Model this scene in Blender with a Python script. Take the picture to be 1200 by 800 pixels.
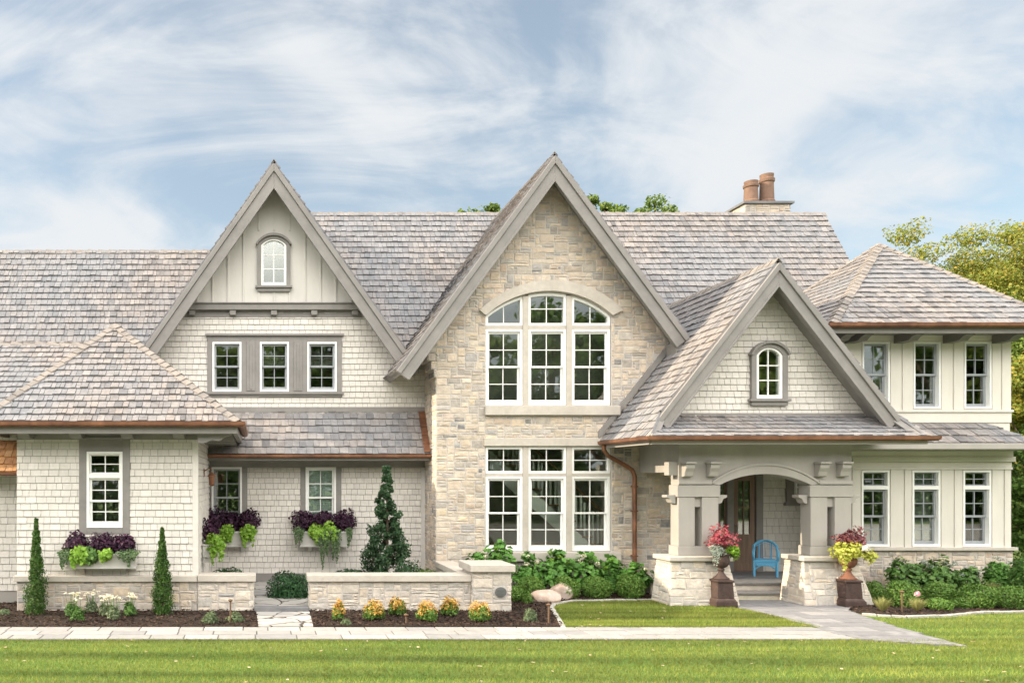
import bpy, bmesh, math, random
import numpy as np
from mathutils import Vector
random.seed(7)
R = math.radians
for o in list(bpy.data.objects): bpy.data.objects.remove(o)
SC = bpy.context.scene
COL = SC.collection

# ------------------------------------------------------------------ camera, sky, sun
CH = 2.82                                   # camera height
cam_d = bpy.data.cameras.new('camera'); cam = bpy.data.objects.new('camera', cam_d); COL.objects.link(cam)
cam.location = (0, 0, CH); cam.rotation_euler = (R(90), 0, 0)
cam_d.sensor_width = 36; cam_d.lens = 924/1200*36
cam_d.shift_x = (600-303)/1200; cam_d.shift_y = (560-400)/1200
cam_d.clip_start = .1; cam_d.clip_end = 2000
SC.camera = cam
SUN_EL, SUN_AZ = 25.0, -88.0                # azimuth measured from +Y towards +X
sv = Vector((math.sin(R(SUN_AZ))*math.cos(R(SUN_EL)), math.cos(R(SUN_AZ))*math.cos(R(SUN_EL)), math.sin(R(SUN_EL))))
sd = bpy.data.lights.new('sun', 'SUN'); so = bpy.data.objects.new('sun', sd); COL.objects.link(so)
sd.energy = 4.2; sd.angle = R(.7); sd.color = (1, .84, .62)
so.rotation_euler = (-sv).to_track_quat('-Z', 'Y').to_euler(); so.location = (-30, 20, 20)
SC.view_settings.view_transform = 'Standard'; SC.view_settings.look = 'None'
SC.view_settings.exposure = 0.9; SC.view_settings.gamma = 1
wd = bpy.data.worlds.new('World'); SC.world = wd; wd.use_nodes = True
CLX, CLY, W3 = 14.6, 3.9, 7.7
def world():
    nt = wd.node_tree; N = nt.nodes; L = nt.links; N.clear()
    out = N.new('ShaderNodeOutputWorld'); bg = N.new('ShaderNodeBackground'); L.new(bg.outputs[0], out.inputs[0])
    bg.inputs[1].default_value = .1
    sky = N.new('ShaderNodeTexSky'); sky.sky_type = 'NISHITA'; sky.sun_disc = False
    sky.sun_elevation = R(SUN_EL); sky.sun_rotation = R(SUN_AZ); sky.air_density = 1.1; sky.dust_density = .8; sky.ozone_density = .9
    tc = N.new('ShaderNodeTexCoord')
    # streaky cirrus on a high flat layer: the view direction is carried onto that layer, so streaks lengthen towards the horizon
    sp = N.new('ShaderNodeSeparateXYZ'); L.new(tc.outputs['Generated'], sp.inputs[0])
    def M_(op, a, b_=None):
        n = N.new('ShaderNodeMath'); n.operation = op
        for i, q in enumerate((a, b_)):
            if q is None: continue
            if isinstance(q, (int, float)): n.inputs[i].default_value = q
            else: L.new(q, n.inputs[i])
        return n.outputs[0]
    zz = M_('ADD', M_('ABSOLUTE', sp.outputs[2]), .36); cv = N.new('ShaderNodeCombineXYZ'); L.new(M_('DIVIDE', sp.outputs[0], zz), cv.inputs[0]); L.new(M_('DIVIDE', sp.outputs[1], zz), cv.inputs[1])
    mp = N.new('ShaderNodeMapping'); mp.inputs['Scale'].default_value = (.75, 1.0, 1); mp.inputs['Rotation'].default_value = (0, 0, R(-30)); mp.inputs['Location'].default_value = (CLX, CLY, .2)
    L.new(cv.outputs[0], mp.inputs[0])
    n1 = N.new('ShaderNodeTexNoise'); n1.inputs['Scale'].default_value = 1.05; n1.inputs['Detail'].default_value = 10; n1.inputs['Roughness'].default_value = .52; n1.inputs['Distortion'].default_value = 2.2
    L.new(mp.outputs[0], n1.inputs['Vector'])
    m2 = N.new('ShaderNodeMapping'); m2.inputs['Scale'].default_value = (.5, 2.4, 1); m2.inputs['Rotation'].default_value = (0, 0, R(-28)); L.new(cv.outputs[0], m2.inputs[0])
    n2 = N.new('ShaderNodeTexNoise'); n2.inputs['Scale'].default_value = 1.3; n2.inputs['Detail'].default_value = 7; n2.inputs['Distortion'].default_value = .9
    L.new(m2.outputs[0], n2.inputs['Vector'])
    m3 = N.new('ShaderNodeMapping'); m3.inputs['Scale'].default_value = (1.1, 2.6, 1); m3.inputs['Rotation'].default_value = (0, 0, R(38)); m3.inputs['Location'].default_value = (W3, .4, 0); L.new(cv.outputs[0], m3.inputs[0])
    n3 = N.new('ShaderNodeTexNoise'); n3.inputs['Scale'].default_value = 1.5; n3.inputs['Detail'].default_value = 9; n3.inputs['Roughness'].default_value = .6; n3.inputs['Distortion'].default_value = 2.6; L.new(m3.outputs[0], n3.inputs['Vector'])
    ad = M_('ADD', M_('ADD', n1.outputs[0], M_('MULTIPLY', n2.outputs[0], .35)), M_('MULTIPLY', n3.outputs[0], .6))
    lo = N.new('ShaderNodeMapRange'); lo.inputs[1].default_value = .42; lo.inputs[2].default_value = .12; lo.inputs[3].default_value = 0; lo.inputs[4].default_value = .17
    L.new(sp.outputs[2], lo.inputs[0])
    ad2 = M_('ADD', ad, lo.outputs[0])
    mr = N.new('ShaderNodeMapRange'); mr.interpolation_type = 'SMOOTHSTEP'
    mr.inputs[1].default_value = .79; mr.inputs[2].default_value = 1.17; mr.inputs[3].default_value = .24; mr.inputs[4].default_value = .97
    L.new(ad2, mr.inputs[0])
    # added fill: an unseen bright cloud bank behind the camera lights the front walls
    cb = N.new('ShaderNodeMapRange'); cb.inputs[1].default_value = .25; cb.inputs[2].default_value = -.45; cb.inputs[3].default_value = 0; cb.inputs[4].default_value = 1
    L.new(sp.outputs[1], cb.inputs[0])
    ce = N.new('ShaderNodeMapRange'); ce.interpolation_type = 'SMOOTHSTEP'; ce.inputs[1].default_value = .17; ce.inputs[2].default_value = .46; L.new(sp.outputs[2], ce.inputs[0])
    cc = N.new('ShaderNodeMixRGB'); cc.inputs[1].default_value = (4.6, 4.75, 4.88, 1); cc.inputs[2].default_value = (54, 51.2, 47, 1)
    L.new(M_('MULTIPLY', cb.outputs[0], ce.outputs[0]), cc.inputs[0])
    tn = N.new('ShaderNodeMixRGB'); tn.blend_type = 'MULTIPLY'; tn.inputs[0].default_value = 1; tn.inputs[2].default_value = (1.05, 1.06, .99, 1); L.new(sky.outputs[0], tn.inputs[1])
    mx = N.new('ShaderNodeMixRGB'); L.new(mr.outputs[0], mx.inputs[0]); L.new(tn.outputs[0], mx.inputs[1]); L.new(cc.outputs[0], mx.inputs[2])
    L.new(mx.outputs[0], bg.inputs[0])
world()

# ------------------------------------------------------------------ helpers
VX, VY, F = 303.0, 560.0, 924.0
def PX(px, d): return (px-VX)/F*d
def PZ(py, d): return CH+(VY-py)/F*d
def W(px, py, d): return (PX(px, d), d, PZ(py, d))
def G(px, py, z=0.0):
    d = F*(CH-z)/(py-VY); return (PX(px, d), d)

ORIG = {}
def tag(o, label=None, cat=None, group=None, kind=None):
    if label: o['label'] = label
    if cat: o['category'] = cat
    if group: o['group'] = group
    if kind: o['kind'] = kind
    return o
def link(o, parent, origin):
    COL.objects.link(o); ORIG[o.name] = Vector(origin)
    if parent is not None:
        o.parent = parent; o.location = Vector(origin)-ORIG[parent.name]
    else: o.location = origin
    return o
def empty(name, origin):
    o = bpy.data.objects.new(name, None); o.empty_display_size = .2
    return link(o, None, origin)
def V3(a): return Vector(a)

class MB:
    def __init__(s): s.v = []; s.f = []; s.m = []
    def add(s, vs, fs, mi=0):
        o = len(s.v); s.v += [tuple(p) for p in vs]; s.f += [tuple(i+o for i in f) for f in fs]; s.m += [mi]*len(fs); return s
    def box(s, x0, x1, y0, y1, z0, z1, mi=0):
        return s.add([(x0,y0,z0),(x1,y0,z0),(x1,y1,z0),(x0,y1,z0),(x0,y0,z1),(x1,y0,z1),(x1,y1,z1),(x0,y1,z1)],
              [(0,3,2,1),(4,5,6,7),(0,1,5,4),(1,2,6,5),(2,3,7,6),(3,0,4,7)], mi)
    def ext(s, pts, vec, mi=0):
        n = len(pts); vec = Vector(vec); a = [Vector(p) for p in pts]; b = [p+vec for p in a]
        return s.add(a+b, [tuple(range(n)), tuple(range(2*n-1, n-1, -1))]+[(i, (i+1) % n, n+(i+1) % n, n+i) for i in range(n)], mi)
    def xz(s, poly, y0, y1, mi=0): return s.ext([(x, y0, z) for x, z in poly], (0, y1-y0, 0), mi)
    def tube(s, pts, r, n=8, mi=0):
        pts = [Vector(p) for p in pts]; rs = r if isinstance(r, (list, tuple)) else [r]*len(pts)
        vs = []; fs = []; up = Vector((.13, .29, .95))
        for i, p in enumerate(pts):
            t = (pts[min(i+1, len(pts)-1)]-pts[max(i-1, 0)]).normalized()
            if abs(t.dot(up)) > .95: up = Vector((1, .2, .1))
            a = t.cross(up).normalized(); b = t.cross(a)
            for k in range(n):
                th = 2*math.pi*k/n; vs.append(p+(a*math.cos(th)+b*math.sin(th))*rs[i])
        for i in range(len(pts)-1):
            for k in range(n): fs.append((i*n+k, i*n+(k+1) % n, (i+1)*n+(k+1) % n, (i+1)*n+k))
        fs.append(tuple(range(n))[::-1]); fs.append(tuple((len(pts)-1)*n+k for k in range(n)))
        return s.add(vs, fs, mi)
    def lathe(s, prof, c, n=28, mi=0):
        vs = []; fs = []
        for r, z in prof:
            for k in range(n):
                th = 2*math.pi*k/n; vs.append((c[0]+r*math.cos(th), c[1]+r*math.sin(th), c[2]+z))
        m = len(prof)
        for i in range(m-1):
            for k in range(n): fs.append((i*n+k, i*n+(k+1) % n, (i+1)*n+(k+1) % n, (i+1)*n+k))
        fs.append(tuple(range(n))[::-1]); fs.append(tuple((m-1)*n+k for k in range(n)))
        return s.add(vs, fs, mi)
    def build(s, name, mats, parent=None, origin=None, bevel=0, smooth=False, recalc=True):
        if origin is None: origin = ORIG[parent.name] if parent is not None else (0, 0, 0)
        ox, oy, oz = origin
        me = bpy.data.meshes.new(name)
        me.from_pydata([(x-ox, y-oy, z-oz) for x, y, z in s.v], [], s.f)
        if not isinstance(mats, (list, tuple)): mats = [mats]
        for m in mats: me.materials.append(m)
        if len(mats) > 1: me.polygons.foreach_set('material_index', s.m)
        if recalc:
            bm = bmesh.new(); bm.from_mesh(me); bmesh.ops.recalc_face_normals(bm, faces=bm.faces); bm.to_mesh(me); bm.free()
        if smooth: me.polygons.foreach_set('use_smooth', [True]*len(me.polygons))
        me.update()
        o = bpy.data.objects.new(name, me); link(o, parent, origin)
        if bevel:
            b = o.modifiers.new('bevel', 'BEVEL'); b.width = bevel; b.segments = 2; b.limit_method = 'ANGLE'; b.angle_limit = R(40)
        return o

def np_obj(name, verts, per, mat, parent=None, origin=None):
    """verts: (n*per,3) independent faces of `per` corners"""
    if origin is None: origin = ORIG[parent.name] if parent is not None else (0, 0, 0)
    verts = np.asarray(verts, dtype=np.float32).reshape(-1, 3)-np.asarray(origin, dtype=np.float32)
    nv = len(verts); nf = nv//per
    me = bpy.data.meshes.new(name); me.vertices.add(nv); me.vertices.foreach_set('co', verts.ravel())
    me.loops.add(nv); me.loops.foreach_set('vertex_index', np.arange(nv, dtype=np.int32))
    me.polygons.add(nf); me.polygons.foreach_set('loop_start', np.arange(0, nv, per, dtype=np.int32))
    me.polygons.foreach_set('loop_total', np.full(nf, per, dtype=np.int32))
    me.materials.append(mat); me.update(calc_edges=True); me.validate()
    o = bpy.data.objects.new(name, me); link(o, parent, origin); return o

# ------------------------------------------------------------------ materials
MATS = {}
def mat(name, cols, rough=.75, noise=None, bump=None, metal=0, spec=.3, big=None, stretch=None, transl=0, rp=None, sheen=0):
    """cols: one colour, or several picked at random per shingle / stone / leaf; noise=(scale, amount) brightness mottling;
    big=(scale, colour, amount) large patches; bump=(scale, strength)"""
    m = bpy.data.materials.new(name); m.use_nodes = True; nt = m.node_tree; N = nt.nodes; L = nt.links
    b = N['Principled BSDF']; b.inputs['Roughness'].default_value = rough; b.inputs['Metallic'].default_value = metal
    b.inputs['Specular IOR Level'].default_value = spec
    if not isinstance(cols[0], (list, tuple)): cols = [cols]
    tc = N.new('ShaderNodeTexCoord')
    if len(cols) > 1:
        g = N.new('ShaderNodeNewGeometry'); r = N.new('ShaderNodeValToRGB'); r.color_ramp.interpolation = 'CONSTANT' if rp == 'c' else 'LINEAR'
        e = r.color_ramp.elements; e[0].color = (*cols[0], 1); e[0].position = 0
        while len(e) > 1: e.remove(e[-1])
        for i, c in enumerate(cols[1:], 1):
            x = e.new((i/len(cols) if i < len(cols)-1 or max(c) > .35 else .982) if rp == 'c' else i/(len(cols)-1)); x.color = (*c, 1)
        L.new(g.outputs['Random Per Island'], r.inputs[0]); c = r.outputs[0]
    else:
        q = N.new('ShaderNodeRGB'); q.outputs[0].default_value = (*cols[0], 1); c = q.outputs[0]
    vec = tc.outputs['Object']
    if stretch:
        mp = N.new('ShaderNodeMapping'); mp.inputs['Scale'].default_value = stretch; L.new(vec, mp.inputs[0]); vec = mp.outputs[0]
    if big:
        n = N.new('ShaderNodeTexNoise'); n.inputs['Scale'].default_value = big[0]; n.inputs['Detail'].default_value = 4; L.new(tc.outputs['Object'], n.inputs['Vector'])
        mr = N.new('ShaderNodeMapRange'); mr.inputs[1].default_value = .4; mr.inputs[2].default_value = .65; mr.inputs[3].default_value = 0; mr.inputs[4].default_value = big[2]
        L.new(n.outputs[0], mr.inputs[0])
        mx = N.new('ShaderNodeMixRGB'); L.new(mr.outputs[0], mx.inputs[0]); L.new(c, mx.inputs[1]); mx.inputs[2].default_value = (*big[1], 1); c = mx.outputs[0]
    if noise:
        n = N.new('ShaderNodeTexNoise'); n.inputs['Scale'].default_value = noise[0]; n.inputs['Detail'].default_value = 6; n.inputs['Roughness'].default_value = .6; L.new(vec, n.inputs['Vector'])
        mr = N.new('ShaderNodeMapRange'); mr.inputs[1].default_value = .25; mr.inputs[2].default_value = .75; mr.inputs[3].default_value = 1-noise[1]; mr.inputs[4].default_value = 1+noise[1]
        L.new(n.outputs[0], mr.inputs[0])
        mx = N.new('ShaderNodeMixRGB'); mx.blend_type = 'MULTIPLY'; mx.inputs[0].default_value = 1; L.new(c, mx.inputs[1]); L.new(mr.outputs[0], mx.inputs[2]); c = mx.outputs[0]
    if bump:
        n = N.new('ShaderNodeTexNoise'); n.inputs['Scale'].default_value = bump[0]; n.inputs['Detail'].default_value = 5; L.new(vec, n.inputs['Vector'])
        bp = N.new('ShaderNodeBump'); bp.inputs['Strength'].default_value = bump[1]; bp.inputs['Distance'].default_value = .03
        L.new(n.outputs[0], bp.inputs['Height']); L.new(bp.outputs[0], b.inputs['Normal'])
    L.new(c, b.inputs['Base Color'])
    if transl:
        t = N.new('ShaderNodeBsdfTranslucent'); L.new(c, t.inputs[0]); s = N.new('ShaderNodeMixShader'); s.inputs[0].default_value = transl
        L.new(b.outputs[0], s.inputs[1]); L.new(t.outputs[0], s.inputs[2]); L.new(s.outputs[0], N['Material Output'].inputs[0])
    MATS[name] = m; return m

CEDAR = mat('weathered_cedar', [(.202,.186,.180),(.240,.218,.209),(.159,.154,.158),(.265,.240,.224),(.216,.204,.202),(.247,.218,.202),(.124,.120,.123),(.283,.261,.250)], .8, noise=(9,.25), stretch=(1,1,.25), bump=(26,.25), big=(.45,(.187,.201,.224),.6))
CEDAR_SUNLIT = mat('sunlit_cedar', [(.42,.22,.10),(.50,.27,.12),(.36,.18,.085),(.55,.33,.17)], .75, noise=(9,.25), bump=(26,.25))  # cedar with the orange of sunlight put into its colour
CAPS = mat('cedar_caps', [(.215,.193,.176),(.250,.223,.201),(.172,.158,.148)], .8, noise=(10,.2), bump=(26,.25))
SIDING = mat('painted_shingle', [(.60,.575,.535),(.645,.615,.57),(.565,.54,.505),(.62,.59,.545),(.59,.56,.515)], .65, noise=(14,.08), stretch=(1,1,.3), bump=(40,.15), big=(.9,(.53,.505,.47),.45))
BACK = mat('wall_backing', (.30,.285,.26), .8)
BOARD = mat('painted_board', (.58,.56,.525), .55, noise=(2.2,.07), stretch=(1,1,.25), bump=(30,.08), big=(.9,(.51,.495,.465),.5))
CREAM = mat('cream_board', (.62,.59,.535), .55, noise=(2.2,.07), stretch=(1,1,.25), bump=(30,.08), big=(.9,(.55,.525,.475),.5))
TRIM = mat('taupe_trim', (.228,.216,.205), .55, noise=(3.5,.12), bump=(30,.10), big=(1.3,(.195,.186,.178),.6))
PORCH = mat('porch_trim', (.345,.325,.30), .55, noise=(2.5,.10), stretch=(1,1,.3), bump=(30,.08), big=(1.1,(.30,.283,.262),.55))
DKTRIM = mat('dark_bracket', (.16,.15,.135), .6, noise=(6,.1))
WHITE = mat('white_frame', (.80,.80,.78), .4, noise=(6,.03))
GREYF = mat('grey_sash', (.288,.308,.328), .4, noise=(6,.04))
STONE = mat('limestone', [(.543,.452,.357),(.496,.426,.345),(.430,.386,.332),(.581,.489,.387),(.468,.399,.315),(.562,.461,.345),(.506,.448,.383),(.383,.349,.315),(.553,.475,.383),(.440,.377,.306),(.590,.511,.417),(.468,.426,.374),(.543,.466,.383),(.515,.430,.340),(.337,.305,.272),(.562,.498,.412),(.534,.448,.357),(.402,.336,.268),(.599,.493,.357),(.365,.331,.298),(.515,.421,.357),(.40,.365,.325),(.35,.335,.325),(.47,.37,.285),(.44,.41,.38),(.56,.46,.36),(.187,.184,.183)], .85, noise=(7,.2), bump=(16,.6), rp='c', big=(6,(.430,.377,.323),.35))
PIERSTONE = mat('pale_limestone', [(.534,.473,.394),(.488,.442,.380),(.423,.392,.354),(.570,.509,.428),(.515,.442,.358),(.552,.491,.419),(.451,.419,.380),(.543,.473,.389),(.386,.357,.324),(.524,.469,.397),(.570,.513,.445),(.497,.446,.389),(.248,.250,.251)], .85, noise=(7,.18), bump=(16,.6), rp='c')
MORTAR = mat('mortar', (.488,.455,.414), .9, noise=(30,.12), bump=(60,.3))
CAPSTONE = mat('cut_stone', (.484,.446,.392), .7, noise=(9,.10), bump=(40,.12), big=(2,(.372,.337,.290),.4))
BLUESTONE = mat('bluestone', (.147,.150,.158), .7, noise=(6,.2), bump=(30,.2), big=(1.5,(.210,.196,.187),.5))
COPPER = mat('copper', (.272,.132,.077), .45, noise=(5,.35), metal=.6, big=(1.6,(.136,.068,.047),.75), bump=(20,.05))
LEAD = mat('flashing', (.30,.33,.36), .4, metal=.5, noise=(5,.1))
CLAY = mat('chimney_clay', (.17,.105,.075), .8, noise=(6,.25))
DOORW = mat('door_wood', (.20,.135,.10), .5, noise=(14,.25), stretch=(1,1,.08), bump=(30,.1))
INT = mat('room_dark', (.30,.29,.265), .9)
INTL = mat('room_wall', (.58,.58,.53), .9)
BLIND = mat('blind', (.62,.68,.68), .8)
BLIND_D = mat('slat_blind', (.30,.31,.31), .8)
DRAPE = mat('curtain', (.55,.55,.52), .9)
STAIRW = mat('stair_white', (.75,.75,.72), .5)
OAK = mat('oak', (.26,.15,.08), .5, noise=(8,.2))
IRON = mat('rusty_iron', (.055,.034,.028), .7, noise=(9,.4), bump=(30,.25), big=(5,(.06,.04,.035),.6))
TERRA = mat('terracotta_urn', (.16,.07,.042), .7, noise=(9,.3), bump=(30,.2), big=(5,(.16,.07,.045),.6))
BLUE = mat('blue_wicker', (.13,.43,.68), .45, noise=(40,.15), bump=(70,.4))
BOULDER = mat('granite', (.48,.35,.28), .85, noise=(6,.25), bump=(14,.7), big=(3,(.40,.36,.33),.7))
BOX_M = mat('planter_paint', (.48,.47,.44), .55, noise=(5,.08))
POSTW = mat('stained_post', (.14,.085,.05), .7, noise=(10,.2))
BARK = mat('bark', (.10,.075,.055), .9, noise=(10,.3), bump=(14,.6))
CHARCOAL = mat('vent_metal', (.22,.23,.23), .4, metal=.6)

def glass_mat(add=.12):
    m = bpy.data.materials.new('window_glass'); m.use_nodes = True; N = m.node_tree.nodes; L = m.node_tree.links; N.clear()
    out = N.new('ShaderNodeOutputMaterial'); tr = N.new('ShaderNodeBsdfTransparent'); tr.inputs[0].default_value = (.88,.92,.89,1)
    gl = N.new('ShaderNodeBsdfGlossy'); gl.inputs['Roughness'].default_value = .015; gl.inputs[0].default_value = (.95,.97,.95,1)
    lw = N.new('ShaderNodeFresnel'); lw.inputs[0].default_value = 1.5
    ma = N.new('ShaderNodeMath'); ma.operation = 'MULTIPLY_ADD'; ma.inputs[1].default_value = 1.0; ma.inputs[2].default_value = add; ma.use_clamp = True
    L.new(lw.outputs[0], ma.inputs[0])
    tc = N.new('ShaderNodeTexCoord'); n = N.new('ShaderNodeTexNoise'); n.inputs['Scale'].default_value = 1.6; L.new(tc.outputs['Object'], n.inputs['Vector'])
    bp = N.new('ShaderNodeBump'); bp.inputs['Strength'].default_value = .03; bp.inputs['Distance'].default_value = .012; L.new(n.outputs[0], bp.inputs['Height']); L.new(bp.outputs[0], gl.inputs['Normal'])
    mx = N.new('ShaderNodeMixShader'); L.new(ma.outputs[0], mx.inputs[0]); L.new(tr.outputs[0], mx.inputs[1]); L.new(gl.outputs[0], mx.inputs[2]); L.new(mx.outputs[0], out.inputs[0])
    return m
GLASS = glass_mat(); GLASS_CLEAR = glass_mat(.0)

def leafm(name, cols, tr=.25, rough=.55): return mat(name, cols, rough, transl=tr, spec=.25)
LF_MID = leafm('leaf_green', [(.069,.152,.034),(.112,.226,.048),(.050,.116,.029),(.163,.281,.066)])
LF_HYD = leafm('leaf_hydrangea', [(.090,.228,.040),(.132,.300,.057),(.066,.168,.034),(.180,.360,.081)])
LF_DARK = leafm('leaf_dark', [(.035,.085,.037),(.06,.125,.052),(.025,.06,.03),(.09,.155,.07)])
LF_BOX = leafm('leaf_boxwood', [(.10,.20,.035),(.15,.27,.05),(.07,.15,.03),(.21,.32,.07)])
LF_YEW = leafm('leaf_yew', [(.03,.085,.03),(.05,.13,.045),(.02,.055,.022)])
LF_ARB = leafm('leaf_arborvitae', [(.045,.115,.022),(.075,.165,.03),(.03,.08,.018),(.12,.19,.04)])
LF_PURP = leafm('leaf_purple', [(.040,.015,.037),(.069,.024,.057),(.023,.011,.023),(.098,.033,.069)])
LF_LIME = leafm('leaf_lime', [(.17,.33,.03),(.24,.42,.05),(.12,.25,.025),(.30,.46,.07)])
LF_CHART = leafm('leaf_chartreuse', [(.42,.45,.06),(.52,.52,.10),(.33,.38,.05),(.55,.50,.14)])
LF_IVY = leafm('leaf_ivy', [(.06,.12,.045),(.10,.17,.07),(.16,.22,.11),(.045,.09,.03)])
LF_SILV = leafm('leaf_silver', [(.22,.27,.22),(.32,.36,.31),(.17,.22,.17),(.40,.43,.38)])
LF_SAGE = leafm('leaf_sage', [(.13,.18,.09),(.19,.24,.13),(.09,.14,.06),(.23,.27,.15)])
LF_RED = leafm('petal_red', [(.319,.049,.077),(.464,.084,.119),(.203,.035,.063),(.406,.140,.126),(.174,.070,.056)])
LF_BURG = leafm('leaf_burgundy', [(.20,.06,.075),(.28,.09,.10),(.14,.04,.055),(.30,.12,.09)])
LF_WHITE = leafm('petal_white', [(.78,.76,.68),(.70,.68,.58)])
LF_CREAM = leafm('petal_cream', [(.80,.75,.52),(.76,.72,.60),(.66,.60,.36)])
LF_ORANGE = leafm('petal_orange', [(.510,.239,.036),(.616,.386,.072),(.405,.147,.024),(.651,.497,.168),(.563,.331,.060)])
LF_PINK = leafm('petal_pink', [(.75,.40,.48),(.8,.5,.56)])
LF_GRASSY = leafm('blade_pale', [(.30,.30,.10),(.40,.38,.16),(.22,.26,.07),(.48,.42,.22)])
LF_TREE_Y = leafm('leaf_autumn', [(.19,.24,.035),(.30,.30,.05),(.14,.20,.035),(.42,.31,.06),(.24,.28,.045),(.17,.24,.04)], .4)
LF_TREE_G = leafm('leaf_tree', [(.12,.19,.04),(.17,.25,.05),(.08,.14,.025),(.24,.30,.06)], .35)
LF_TREE_D = leafm('leaf_shade_tree', [(.08,.15,.03),(.12,.21,.04),(.05,.10,.022),(.17,.24,.05)], .3)

# ------------------------------------------------------------------ 2D tools
def clip_half(poly, a, b):
    """keep the part of poly to the left of a->b"""
    out = []; n = len(poly)
    for i in range(n):
        p, q = poly[i], poly[(i+1) % n]
        sp = (b[0]-a[0])*(p[1]-a[1])-(b[1]-a[1])*(p[0]-a[0]); sq = (b[0]-a[0])*(q[1]-a[1])-(b[1]-a[1])*(q[0]-a[0])
        if sp >= 0: out.append(p)
        if (sp > 0 and sq < 0) or (sp < 0 and sq > 0):
            t = sp/(sp-sq); out.append((p[0]+(q[0]-p[0])*t, p[1]+(q[1]-p[1])*t))
    return out
def area(p): return .5*sum(p[i][0]*p[(i+1) % len(p)][1]-p[(i+1) % len(p)][0]*p[i][1] for i in range(len(p)))
def ccw(p): return p if area(p) > 0 else p[::-1]
def clip_conv(poly, clip):
    for i in range(len(clip)):
        poly = clip_half(poly, clip[i], clip[(i+1) % len(clip)])
        if len(poly) < 3: return []
    return poly
def minus(rects, holes):
    for hx0, hx1, hz0, hz1 in holes:
        out = []
        for x0, x1, z0, z1 in rects:
            if x1 <= hx0 or x0 >= hx1 or z1 <= hz0 or z0 >= hz1: out.append((x0, x1, z0, z1)); continue
            if x0 < hx0: out.append((x0, hx0, z0, z1))
            if x1 > hx1: out.append((hx1, x1, z0, z1))
            a, b = max(x0, hx0), min(x1, hx1)
            if z0 < hz0: out.append((a, b, z0, hz0))
            if z1 > hz1: out.append((a, b, hz1, z1))
        rects = out
    return rects

def shingles(mb, O, U, Vv, Nn, clip, holes=(), e=.18, w=(.10,.22), t=.022, gap=.006, jit=.006, mi=0, seed=0, tvar=.3, row0=None, groove=0):
    rg = random.Random(seed); O, U, Vv, Nn = map(Vector, (O, U, Vv, Nn)); clip = ccw(list(clip))
    us = [p[0] for p in clip]; vs = [p[1] for p in clip]; u0, u1, v0, v1 = min(us), max(us), min(vs), max(vs)
    r = 0; v = v0 if row0 is None else row0+math.floor((v0-row0)/e)*e
    while v < v1:
        u = u0-rg.random()*w[1]
        while u < u1:
            ww = rg.uniform(*w); vb = v+rg.uniform(-jit, jit); vt = v+e*1.12 if not groove else v+e-groove; th = t*rg.uniform(1-tvar, 1+tvar)
            for x0, x1, z0, z1 in minus([(u, u+ww-gap, vb, vt)], holes):
                if x1-x0 < .012 or z1-z0 < .012: continue
                p = clip_conv([(x0,z0),(x1,z0),(x1,z1),(x0,z1)], clip)
                if len(p) < 3 or abs(area(p)) < 2e-4: continue
                top = []; bot = []
                for a, b in p:
                    k = min(1, max(0, (b-vb)/(vt-vb))); h = th*(1-k)+.002
                    q = O+U*a+Vv*b; top.append(q+Nn*h); bot.append(q-Nn*.006)
                n = len(p)
                mb.add(top+bot, [tuple(range(n))]+[(i, n+i, n+(i+1) % n, (i+1) % n) for i in range(n)], mi)
            u += ww
        v += e; r += 1

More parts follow.
